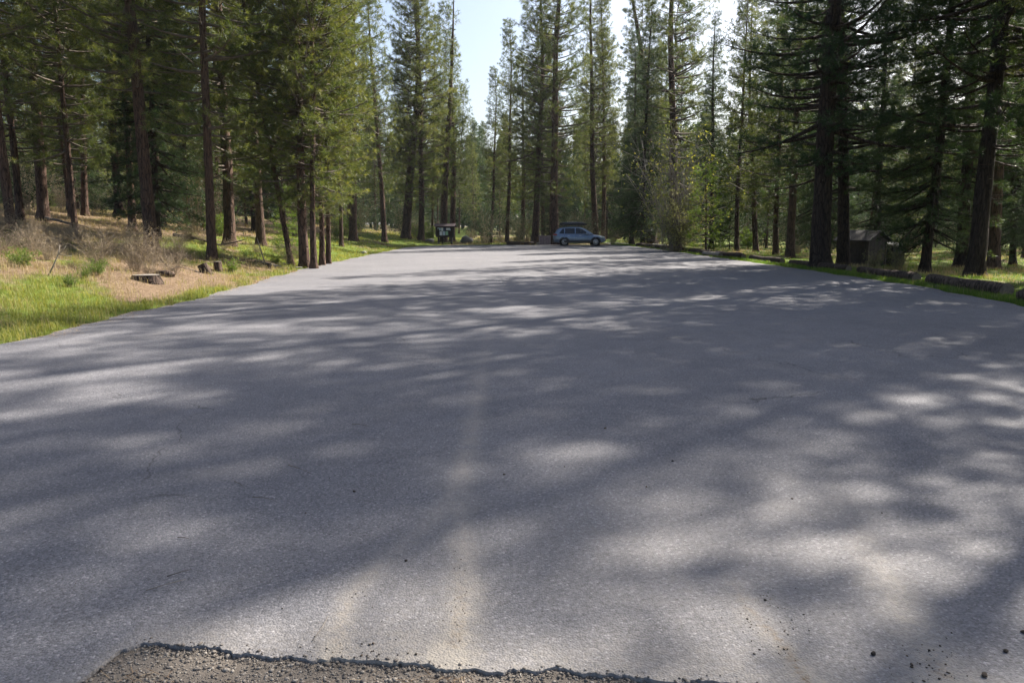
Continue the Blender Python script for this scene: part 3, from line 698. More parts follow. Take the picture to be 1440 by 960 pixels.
def shrub_mesh(name, seed, n, h, rad, m, w0=.006, branch=3, leaves=0, leafm=None, lsize=.03, upright=.5):
    r = np.random.default_rng(seed); b = MB(); lf = MB()
    tips = []
    for k in range(n):
        az = r.uniform(0, 2 * pi); rr = r.uniform(0, .25) * rad; o0 = np.array([rr * cos(az), rr * sin(az), -.05])
        sp = r.uniform(.1, 1) * rad; hh = h * r.uniform(.5, 1); s = np.linspace(0, 1, 5)[:, None]
        d = np.array([cos(az + r.normal(0, .6)), sin(az + r.normal(0, .6)), 0])
        pts = o0 + s * np.array([0, 0, hh]) + d * sp * s ** (1 + upright) + np.cumsum(r.normal(0, .02 * h, (5, 3)), 0) * (s > 0)
        b.tube(pts, np.linspace(w0, w0 * .35, 5), 3, False, a=r.uniform(0, 1))
        for q in range(branch):
            i = r.integers(1, 5); L = h * r.uniform(.15, .4); e = unit(r.standard_normal(3) * .7 + np.array([0, 0, .6]) + d * .5)
            p2 = pts[i] + e * L; p1 = pts[i] + e * L * .5 + r.normal(0, .03 * L, 3)
            b.tube([pts[i], p1, p2], [w0 * .5, w0 * .4, w0 * .25], 3, False, a=r.uniform(0, 1))
            tips += [p2, p1]
            for q2 in range(2):
                e2 = unit(e + r.standard_normal(3) * .7); b.tube([p1, p1 + e2 * L * .5], [w0 * .35, w0 * .2], 3, False, a=r.uniform(0, 1)); tips.append(p1 + e2 * L * .5)
    st = b.mesh('stems', m, False); lm = None
    if leaves:
        T = np.array(tips); P = T[r.integers(0, len(T), leaves)] + r.normal(0, .05 * h, (leaves, 3)) * .5; P = P[P[:, 2] > .1]
        needles(lf, P, unit(r.standard_normal(P.shape)), 3, lsize * 1.6, lsize, r, cone=1.)
        lm = lf.mesh('leaves', leafm, False)
    return st, lm
SH = {'brush': shrub_mesh('b', 41, 70, 1.0, .9, M['brush'], .005, 5),
      'brush2': shrub_mesh('b', 42, 60, 1.5, .8, M['brush'], .006, 6, 300, M['drygrass'], .02),
      'bare': shrub_mesh('b', 43, 36, 5.2, 1.9, M['greywood'], .02, 9, 900, M['leaf_yellow'], .06, .9),
      'leafy': shrub_mesh('b', 44, 30, 3.2, 1.6, M['twig'], .014, 8, 2600, M['leaf_pale'], .045, .7),
      'green': shrub_mesh('b', 45, 30, 1.3, 1.0, M['twig'], .008, 6, 1100, M['sapling'], .05),
      'grey': shrub_mesh('b', 46, 30, 3.0, 1.3, M['brush'], .012, 6, 700, M['needle_dark'], .07, .7)}
def shrub(kind, x, y, s, label, group=None, name='dry_shrub', cat='shrub', rz=None):
    st, lm = SH[kind]; r0 = empty(name, (x, y, ground1(x, y)), random.uniform(0, 6.28) if rz is None else rz, label, cat, group); r0.scale = (s, s, s)
    c = bpy.data.objects.new('stems', st); col.objects.link(c); c.parent = r0
    if lm: c = bpy.data.objects.new('leaves', lm); col.objects.link(c); c.parent = r0
    return r0
def pshrub(kind, px, y, s, label, group=None, **kw):
    x, y, z = at_depth(px, y); shrub(kind, x, y, s, label, group, **kw)
US = {}
# the belt of dry brush on the left slope: interlocking and alike
r = np.random.default_rng(50)
for k in range(42):
    px = r.uniform(-20, 250) if k < 32 else r.uniform(230, 420); y = r.uniform(18.5, 27) if k < 32 else r.uniform(29, 36)
    x_, y_, z_ = at_depth(px, y); US.setdefault('belt', []).append((shrub('brush' if k % 2 else 'brush2', x_, y_, r.uniform(.42, .80), 'leafless grey-brown shrub in the brush belt on the left slope' if k < 32 else 'leafless shrub in the wood behind the left lot-edge pines',
           'brush belt on the left slope' if k < 32 else 'leafless shrubs in the left wood'), x_, y_))
relabel(US['belt'], 'dry shrub')
wl = []
for k in range(34):
    px = r.uniform(-10, 420); y = r.uniform(15.5, 24) if px < 260 else r.uniform(22, 33); x_, y_, z_ = at_depth(px, y)
    if x_ > left_edge(y_) - 1.2 or 165 < px < 320 and y < 24: continue
    wl.append((shrub('green' if k % 3 else 'brush', x_, y_, r.uniform(.16, .34), 'low weed clump on the left slope', 'low weed clumps on the left slope', name='weed_clump', cat='weed'), x_, y_))
relabel(wl, 'low weed clump')
for k in range(170):
    y = r.uniform(69, 105); px = r.uniform(440, 1440); x = (px - 720) / F * y
    if k > 110: y = r.uniform(38, 80); px = r.uniform(-20, 520) if k % 2 else r.uniform(1000, 1460); x = (px - 720) / F * y
    if left_edge(y) - 4 < x < right_edge(y) + 5 and y < 69: continue
    if 1180 < px < 1420 and y < 48: continue
    kd = r.choice(['grey', 'green', 'grey', 'sapd', 'brush2'])
    zone = 'left wood' if px < 560 else ('far wood beyond the lot' if px < 900 else 'right wood')
    if kd == 'sapd': US.setdefault('sapd', []).append((tree('sapd', x, y, .09, r.uniform(3, 7), 'small dark young fir under the trees of the ' + zone, 'young firs in the ' + zone, name='young_fir', cat='young fir'), x, y))
    else: US.setdefault(kd, []).append((shrub(kd, x, y, r.uniform(.7, 1.3), {'grey': 'tall thin grey undergrowth shrub in the ', 'green': 'low green leafy undergrowth shrub in the ', 'brush2': 'low leafless undergrowth shrub in the '}[kd] + zone, {'grey': 'tall grey shrubs in the ', 'green': 'green shrubs in the ', 'brush2': 'low leafless shrubs in the '}[kd] + zone, name='undergrowth_shrub'), x, y))
for kd, w_ in (('sapd', 'dark young fir'), ('grey', 'grey shrub'), ('green', 'green shrub'), ('brush2', 'leafless low shrub')): relabel(US.get(kd, []), w_)
pshrub('bare', 945, 49, 1.35, 'tall bare grey shrub with a few yellow leaves by the right lot edge', name='bare_shrub', cat='shrub')
pshrub('leafy', 955, 48, 1.05, 'pale leafy bush beneath the tall bare shrub at the right lot edge', name='leafy_bush', cat='bush')
x, y, z = at_depth(992, 46); tree('sap', x, y, .12, 5.8, 'young yellow-green fir just right of the pale leafy bush', name='young_fir', cat='young fir')
x, y, z = at_depth(406, 33); tree('sap', x, y, .10, 3.4, 'bright green young fir behind the pine cluster at the left lot edge', name='young_fir', cat='young fir')
pshrub('leafy', 1262, 30, .28, 'small yellow-green weed patch in front of the shed', name='leafy_weed', cat='weed')
pshrub('leafy', 1228, 30, .22, 'small yellow-green weed by the front of the shed', name='leafy_weed', cat='weed')
pshrub('leafy', 770, 88, 1.0, 'yellow-green sunlit bush seen behind the brown box', name='leafy_bush', cat='bush')

# ------------------------------------------------------------------ stumps, logs, rocks
def log(x0, y0, x1, y1, rad, label, m='logwood', name='log_barrier', cat='log', z=None, endm='cutwood', seed=0, group=None):
    r = np.random.default_rng(seed); L = math.hypot(x1 - x0, y1 - y0); az = math.atan2(y1 - y0, x1 - x0)
    za = ground1(x0, y0) if z is None else z; zb = ground1(x1, y1) if z is None else z
    root = empty(name, (x0, y0, za), az, label, cat, group); root.rotation_euler = (0, -math.atan2(zb - za, L), az)
    n = max(6, int(L / .15)); s = np.linspace(0, L, n); P = np.stack([s, .02 * np.sin(s * 1.5 + seed), rad * .85 + .012 * np.sin(s * 2.1)], -1)
    P = P + 0; wob = 1 + .03 * r.standard_normal((n, 12)) + .07 * r.standard_normal((1, 12)); b = MB(); rr = rad * (1 + .05 * np.sin(s * 2 + seed)) * np.linspace(1.05, .95, n); rr[0] *= .93; rr[-1] *= .93
    b.tube(P, rr, 12, False, 0, wob); b.obj('bark', M[m], root, True)
    for q, sg in ((0, -1), (-1, 1)):
        e = MB()
        th = np.arange(12) * 2 * pi / 12; c = P[q] + np.array([.012 * sg, 0, 0])
        V = np.vstack([c + rr[q] * .93 * np.stack([0 * th, np.cos(th), np.sin(th)], -1) * (1 + .02 * r.standard_normal((12, 1))), c + np.array([.006 * sg, 0, 0])])
        e.add(V, [(12, i, (i + 1) % 12) if sg > 0 else (12, (i + 1) % 12, i) for i in range(12)])
        e.obj('cut_end', M[endm], root)
    return root
LOGS = [(-4.0, 11.2, 15.2, .19, 'near log barrier cut off by the right picture edge'),
        (16.9, 11.95, 20.4, .20, 'long dark near log barrier in front of the broad pine at right'),
        (20.9, 12.05, 25.2, .17, 'log barrier with a jagged end in front of the weedy patch by the shed'),
        (25.6, 12.2, 31.0, .15, 'thin log barrier at the foot of the huge dark pine'),
        (31.4, 12.1, 36.0, .14, 'log barrier just left of the huge dark pine')]
a = LOGS
log(11.9, 10.6, 11.15, 15.5, .17, a[0][4], seed=1); log(11.65, 16.7, 11.95, 20.3, .175, a[1][4], seed=2); log(11.98, 21.1, 12.25, 25.1, .15, a[2][4], seed=3)
log(12.25, 26.0, 12.1, 31.0, .14, a[3][4], seed=4); log(12.05, 31.9, 12.05, 36.1, .14, a[4][4], seed=5)
log(12.0, 37.1, 11.8, 41.3, .15, 'log barrier fifth from the near end, right of the pale sawn log', seed=6)
log(11.5, 39.4, 11.35, 42.4, .14, 'short pale sawn log on the edge of the right verge', m='greywood', seed=7, name='sawn_log')
log(11.7, 42.0, 11.6, 46.6, .16, 'dark log barrier under the young yellow-green fir', seed=8)
log(11.6, 47.0, 11.4, 51.5, .16, 'dark log barrier under the tall bare shrub', seed=9)
log(11.4, 52.2, 11.2, 57.0, .17, 'dark log barrier left of the tall bare shrub', seed=10)
log(11.2, 57.5, 10.9, 62.5, .17, 'farthest dark log barrier of the right row, nearest the car', seed=11)
log(-.5, 67.0, 2.15, 67.1, .17, 'dark log barrier across the far end of the lot, left of the brown box', seed=12)
log(2.3, 67.2, 2.75, 67.2, .13, 'short pale log bit between the end log barrier and the brown box', m='greywood', seed=13, name='sawn_log')
b = MB(); V, T, A = stones(np.array([[0, 0, .06]]), np.array([.11]), .8, True); b.add(V, T, None, A)
x, y, z = pix(1085, 374)
def rock(name, px, py, size, label, fl=.6, m='rock', seed=0, cat='rock', sx=1., dz=0.):
    x, y, z = pix(px, py)
    if px == 1330: y = 19.0; x = float(right_edge(y)) + .22; z = ground1(x, y)
    r = np.random.default_rng(seed); b = MB()
    V, T, A = stones(np.array([[0, 0, size * fl * .35]]), np.array([size]), fl, True, r); V = V * np.array([sx, 1, 1]); b.add(V, T, None, A)
    o = b.obj(name, M[m], None, True); o.location = (x, y, z + dz); return tag(o, label, cat)
rock('rock', 511, 357, .17, 'small pale-topped rock on the grass at the left lot edge', .7, seed=61)
rock('rock', 1330, 408, .09, 'small dark clod on the green verge below the long near log', .7, 'crumb', seed=62)
rock('rock', 402, 378, .10, 'white stone in the grass left of the pine cluster', .5, seed=63)
rock('rock', 418, 377, .12, 'flat pale stone at the foot of the leaning small pine', .4, seed=64, sx=1.6)
rock('boulder', 656, 341, .62, 'grey boulder right of the notice board', .75, seed=65, cat='boulder', sx=1.1)
rock('boulder', 604, 341, .45, 'low dark boulder left of the notice board', .6, seed=66, cat='boulder', sx=1.3)
rock('rock', 660, 336, .35, 'smaller grey rock touching the back of the grey boulder', .7, seed=67)
rock('wood_chunk', 232, 388, .22, 'dark broken wood chunk beside the flat cut stump', .55, 'logwood', seed=68, cat='wood chunk', sx=1.3)
def stump(px, py, rad, h, label, tilt=0, topm='greywood', name='tree_stump', seed=0, sx=1.):
    x, y, z = pix(px, py); r = np.random.default_rng(seed); root = empty(name, (x, y, z), 0, label, 'stump'); root.rotation_euler = (0, tilt, 0)
    th = np.arange(18) * 2 * pi / 18; wob = 1 + .10 * np.sin(th * 3 + seed) + .06 * r.standard_normal(18)
    zz = np.array([-.1, 0, h * .5, h]); b = MB(); W = np.stack([wob * k for k in (1.25, 1.12, 1.0, .97)]); b.tube(np.stack([0 * zz, 0 * zz, zz], -1), rad, 18, False, 0, W)
    o1 = b.obj('bark', M['logwood'], root, True)
    P = np.stack([0 * zz, 0 * zz, zz], -1); top = b.V[0][-18:]
    t2 = MB(); V = np.vstack([top * np.array([.97, .97, 1]) + np.array([0, 0, .004]), [(0, 0, h + .012)]]); t2.add(V, [(18, (i + 1) % 18, i) for i in range(18)] )
    o2 = t2.obj('cut_top', M[topm], root)
    for o_ in (o1, o2): o_.scale = (sx, 1, 1)
    return root
stump(207, 394, .30, .13, 'flat wide cut stump with a pale top on the bare slope', seed=1, sx=1.15)
stump(291, 384, .15, .30, 'square log block tilting left in the grass below the orange-barked pine', tilt=-.42, seed=2, name='log_block')
stump(307, 381, .13, .30, 'upright rounded post stub right of the tilted log block', seed=3, name='post_stub')
stump(378, 378, .07, .22, 'small dark stub in the grass between the post stub and the pine cluster', seed=4, name='post_stub')
# fallen white branch and dead limbs on the slope
def stick(pts, rad, label, m='dead', name='dead_branch', cat='branch', fork=0, seed=0):
    b = MB(); P = np.array(pts, float); o0 = P[0].copy(); b.tube(P - o0, np.linspace(rad, rad * .4, len(P)), 6)
    r = np.random.default_rng(seed)
    for k in range(fork):
        i = r.integers(1, len(P)); d = unit(P[i] - P[0] + r.standard_normal(3) * .6 * np.linalg.norm(P[-1] - P[0])); L = np.linalg.norm(P[-1] - P[0]) * .35
        q = P[i] - o0; b.tube([q, q + d * L * .5 + r.normal(0, .02, 3), q + d * L], [rad * .5, rad * .35, rad * .2], 5)
    o = b.obj(name, M[m], None, True); o.location = o0; return tag(o, label, cat)
x, y, z = pix(68, 388); stick([(x, y, z), (x + .12, y + .05, z + .25), (x + .22, y + .1, z + .5), (x + .28, y + .1, z + .72)], .02, 'thin white dead stick standing out of the left slope', fork=2, seed=1)
x, y, z = pix(240, 383); stick([(x, y, z + .05), (x + .2, y, z + .17), (x + .42, y + .05, z + .12), (x + .75, y + .05, z + .03)], .016, 'bent pale branch on the grass right of the wood chunk', fork=1, seed=2)
x, y, z = pix(395, 377); stick([(x, y, z + .02), (x - .9, y + .8, z + .16), (x - 2.2, y + 2.0, z + .33)], .07, 'fallen pale limb on the litter left of the pine cluster', name='fallen_limb', fork=2, seed=3)
for k, (px, py, px2, py2) in enumerate(((555, 326, 590, 322), (60, 300, 110, 306), (245, 300, 310, 306))):
    x, y, z = pix(px, py) if k == 0 else at_depth(px, 34); x2, y2, z2 = pix(px2, py2) if k == 0 else at_depth(px2, 32)
    stick([(x, y, z + .15), ((x + x2) / 2, (y + y2) / 2, (z + z2) / 2 + .2), (x2, y2, z2 + .12)], .09, ('fallen log on the grassy bank left of the notice board', 'fallen log behind the dry brush at far left', 'fallen log in the wood behind the orange-barked pine')[k], 'twig', 'fallen_log', 'log', 1, 10 + k)
# twigs lying on the asphalt
TW = [((405, 655), (440, 668), 'twig'), ((355, 700), (385, 704), ''), ((330, 678), (345, 688), ''), ((235, 812), (270, 802), ''), ((205, 832), (262, 816), ''), ((440, 902), (462, 868), ''), ((495, 597), (518, 600), ''), ((250, 757), (266, 759), '')]
TL = ['thin brown twig on the shaded asphalt, highest of the leftmost group', 'short twig lying level on the asphalt left of centre', 'tiny twig beside the faint smudge on the left asphalt', 'short dark twig with a chip at its end, low left on the asphalt', 'long pale pine needle twig low left on the asphalt', 'pale straw-like twig just above the broken asphalt edge', 'fine twig farthest away on the left half of the asphalt', 'tiny dark twig in the lower left sunny streak']
# litter blown over the edge of the asphalt
r = np.random.default_rng(91); b = MB(); n = 7000; y = np.exp(r.uniform(math.log(9), math.log(60), n)); sd1 = r.random(n) < .7
x = np.where(sd1, left_edge(y) + np.abs(r.normal(0, .22, n)), right_edge(y) - np.abs(r.normal(0, .2, n))); k = sn(x * 0, y, .8) + r.normal(0, .4, n) > -.1; x, y = x[k], y[k]; n = len(x)
a_ = r.uniform(0, 2 * pi, n); L = r.uniform(.03, .10, n); wd = np.maximum(.004, y * .0004)
V = np.stack([np.stack([x, y, np.full(n, .018)], -1), np.stack([x + L * np.cos(a_), y + L * np.sin(a_), np.full(n, .022)], -1), np.stack([x - wd * np.sin(a_), y + wd * np.cos(a_), np.full(n, .02)], -1)], 1).reshape(-1, 3)
b.add(V, np.arange(3 * n).reshape(-1, 3), None, np.repeat(r.uniform(0, 1, n), 3))
tag(b.obj('edge_litter', M['litter']), 'brown needles and straw blown over the edges of the asphalt', 'litter', kind='stuff')
for (p, q, _), lb_ in zip(TW, TL):
    a_ = flat(*p); c_ = flat(*q); m_ = ((a_[0] + c_[0]) / 2 + .006, (a_[1] + c_[1]) / 2, .012)
    stick([(a_[0], a_[1], .008), m_, (c_[0], c_[1], .008)], .0022, lb_, 'twig' if 'pale' not in lb_ else 'dead', 'twig', 'twig')
PB = [(498, 692, .009, 'dark pebble on its own near the left tyre track'), (709, 668, .008, 'dark pebble right of the centre track, upper one'), (851, 603, .011, 'dark pebble farthest up on the asphalt right of centre'), (1228, 921, .011, 'largest dark clod low right between the two dusty tracks'), (1384, 951, .012, 'dark clod at the bottom right corner'), (1076, 845, .007, 'dark pebble above the narrow dirt trail'), (1114, 702, .007, 'dark pebble on the sunny patch at right'), (946, 649, .009, 'flat dark pebble in the shade right of centre'), (909, 685, .006, 'small dark pebble in the oval sun patch'), (1439, 890, .010, 'dark clod touching the right picture edge'), (1414, 917, .008, 'dark pebble near the right picture edge beside a clod'), (571, 789, .006, 'dark pebble between the two curved dust tracks'), (430, 722, .006, 'small pebble in the left sunny streak'), (1240, 722, .005, 'tiny dark pebble on the bright asphalt at far right'), (794, 657, .005, 'tiny dark pebble beside the light oval right of centre')]
for k, (px, py, s_, lb_) in enumerate(PB):
    x, y = flat(px, py); b = MB(); r_ = np.random.default_rng(70 + k); V, T, A = stones(np.array([[0, 0, s_ * .5]]), np.array([s_]), .8, True, r_); b.add(V, T, None, A)
    o = b.obj('pebble', M['crumb'], None, True); o.location = (x, y, .003); tag(o, lb_, 'pebble')
# brown needles gathered on the gravel
r = np.random.default_rng(90); b = MB()
for cx_, cy_, n_, sp in ((-.85, 2.25, 50, .10), (-1.25, 2.3, 60, .12), (-.25, 2.3, 60, .08), (-.5, 2.22, 40, .15)):
    for k in range(n_):
        x = cx_ + r.normal(0, sp); y = min(cy_ + r.normal(0, sp * .4), float(front_edge(np.array(x))) - .015); a_ = r.uniform(0, 2 * pi); L = r.uniform(.03, .09)
        b.tube([(x, y, -.015 + r.uniform(0, .012)), (x + L * cos(a_), y + L * sin(a_) * .6, -.012 + r.uniform(0, .015))], [.0012, .0008], 3, False, a=r.uniform(0, 1))
tag(b.obj('fallen_needles', M['litter']), 'fallen brown pine needles caught on the gravel at the asphalt edge', 'needles', kind='stuff')

# ------------------------------------------------------------------ notice board
dark_wood = plain('dark_stained_wood', (.028, .018, .018), .8, var=.4, scale=12, bump=.4)
def notice_board():
    x, y, z = at_depth(626, 67.6)
    t = empty('notice_board', (x, y, z), -.08, 'dark wooden notice board with pinned papers under a small roof', 'notice board')
    for px in (-.62, .62): b = MB(); b.box((px, 0, .72), (.15, .15, 1.5)); b.obj('post', dark_wood, t)
    b = MB(); b.box((-.35, .55, .72), (.13, .13, 1.5)); b.obj('post', dark_wood, t)
    b = MB(); b.box((0, .02, 1.18), (1.62, .08, .95)); b.obj('panel', dark_wood, t)
    b = MB()
    for px in (-.84, .84): b.box((px, -.0, 1.2), (.07, .16, 1.0))
    b.box((0, 0, .71), (1.6, .14, .07)); b.obj('frame', dark_wood, t)
    b = MB(); V = [(-.98, -.32, 1.72), (.98, -.32, 1.72), (.98, .15, 1.95), (-.98, .15, 1.95), (.98, .75, 1.66), (-.98, .75, 1.66)]
    V2 = [(a, c, d - .06) for a, c, d in V]; V = V + V2
    b.add(V, None, [(0, 1, 2, 3), (3, 2, 4, 5), (7, 6, 9, 8), (8, 9, 11, 10), (0, 6, 7, 1), (5, 4, 10, 11), (0, 3, 9, 6), (3, 5, 11, 9), (1, 7, 8, 2), (2, 8, 10, 4)])
    b.obj('roof', plain('board_roof', (.06, .04, .045), .85, var=.3), t)
    blue = plain('blue_white_paper', (.50, .58, .68), .6, var=.12, scale=25); white = plain('white_paper', (.72, .74, .76), .6, var=.1, scale=25); green = plain('green_print', (.30, .50, .33), .6, var=.25, scale=20); navy = plain('navy_print', (.03, .06, .14), .6)
    for cx, cz, w_, h_, m_ in ((-.55, 1.42, .32, .26, blue), (-.26, 1.40, .2, .30, white), (-.04, 1.40, .2, .3, navy), (.3, 1.43, .36, .2, white), (.58, 1.38, .22, .16, blue), (-.38, 1.03, .24, .36, white), (-.10, 1.04, .24, .38, blue), (.18, 1.05, .24, .36, green)):
        b = MB(); b.box((cx, -.035, cz), (w_, .012, h_)); b.obj('notice', m_, t)
notice_board()
# ------------------------------------------------------------------ brown box by the far log
def brown_box():
    x, y, z = at_depth(766, 66.9); t = empty('wooden_box', (x, y, z), 0, 'square brown wooden box standing between the far log and the tall pine', 'box')
    m_ = plain('brown_board', (.20, .15, .15), .85, var=.25, scale=6, bump=.3)
    b = MB(); b.box((0, 0, .40), (1.04, .7, .8)); b.obj('case', m_, t)
    b = MB(); b.box((0, 0, .835), (1.14, .8, .06)); b.obj('lid', m_, t)
    b = MB()
    for k in (-.5, 0, .5): b.box((k, -.37, .42), (.06, .035, .74))
    b.obj('batten', plain('pale_batten', (.27, .22, .2), .85), t)
brown_box()
# ------------------------------------------------------------------ shed and bin in the right wood
def shed():
    x, y, z = at_depth(1210, 33.5); t = empty('shed', (x, y, z), R(34), 'small brown wooden shed with a pitched shingle roof behind the log barriers', 'shed')
    wood = plain('brown_shed_boards', (.055, .042, .035), .85, var=.3, scale=5, bump=.4); roofm = plain('grey_shingles', (.05, .044, .042), .9, var=.5, scale=14, bump=.7); trim = plain('shed_trim', (.075, .055, .045), .8)
    W, D, h, hr = 1.45, 1.4, 1.3, .36
    b = MB()
    for k in range(9):   # board walls, each board proud of the next
        for sy in (-1, 1): b.box((-W / 2 + W * (k + .5) / 9, sy * D / 2, h / 2), (W / 9 - .008, .05 + .008 * (k % 2), h))
        for sx in (-1, 1): b.box((sx * W / 2, -D / 2 + D * (k + .5) / 9, h / 2), (.05 + .008 * (k % 2), D / 9 - .008, h))
    b.add([(-W / 2 - .02, -D / 2 - .0, h), (W / 2 + .02, -D / 2 - .0, h), (0, -D / 2, h + hr)], [(0, 1, 2)]); b.add([(-W / 2 - .02, D / 2, h), (W / 2 + .02, D / 2, h), (0, D / 2, h + hr)], [(0, 2, 1)])
    b.obj('wall', wood, t)
    b = MB(); e = .2; th = .05; sl = hr / (W / 2)
    for s in (-1, 1):
        xo = s * (W / 2 + e); zo = h - e * sl
        V = [(0, -D / 2 - e, h + hr + .02), (xo, -D / 2 - e, zo + .02), (xo, D / 2 + e, zo + .02), (0, D / 2 + e, h + hr + .02)]; V += [(a, c, d + th) for a, c, d in V]
        b.add(V, None, [(0, 1, 2, 3), (4, 7, 6, 5), (0, 4, 5, 1), (1, 5, 6, 2), (2, 6, 7, 3)])
    b.obj('roof', roofm, t)
    for sx in (-1, 1):
        for sy in (-1, 1): b = MB(); b.box((sx * (W / 2 + .01), sy * (D / 2 + .01), h / 2), (.1, .1, h - .01)); b.obj('corner_post', trim, t)
    dr = MB(); dr.box((W / 2 + .045, .1, .62), (.03, .7, 1.22)); d_ = dr.obj('door', plain('shed_door', (.13, .10, .08), .8), t)
    hd = MB(); hd.box((W / 2 + .075, -.15, .65), (.03, .04, .12)); hd.obj('handle', plain('dull_metal', (.4, .4, .4), .4, .8), d_)
    sg = MB(); sg.box((W / 2 + .072, .22, .88), (.012, .2, .22)); sg.obj('sign_plate', plain('pale_sign', (.4, .4, .38), .6), d_)
    # bin
    x, y, z = at_depth(1255, 33.8); t = empty('storage_bin', (x, y, z), R(20), 'black metal bin with a shiny lid standing right of the shed', 'bin')
    bm_ = plain('black_bin_metal', (.022, .02, .02), .6)
    b = MB(); b.box((0, 0, .5), (.72, .6, .9)); b.obj('body', bm_, t)
    b = MB(); V = [(-.40, -.34, .95), (.40, -.34, .95), (.40, .34, 1.06), (-.40, .34, 1.06)]; V += [(a, c, d + .05) for a, c, d in V]
    b.add(V, None, [(0, 3, 2, 1), (4, 5, 6, 7), (0, 1, 5, 4), (1, 2, 6, 5), (2, 3, 7, 6), (3, 0, 4, 7)]); b.obj('lid', plain('grey_lid', (.25, .25, .25), .35, .7), t)
    for sx in (-1, 1): b = MB(); b.box((sx * .3, 0, .03), (.08, .5, .1)); b.obj('foot', bm_, t)
shed()
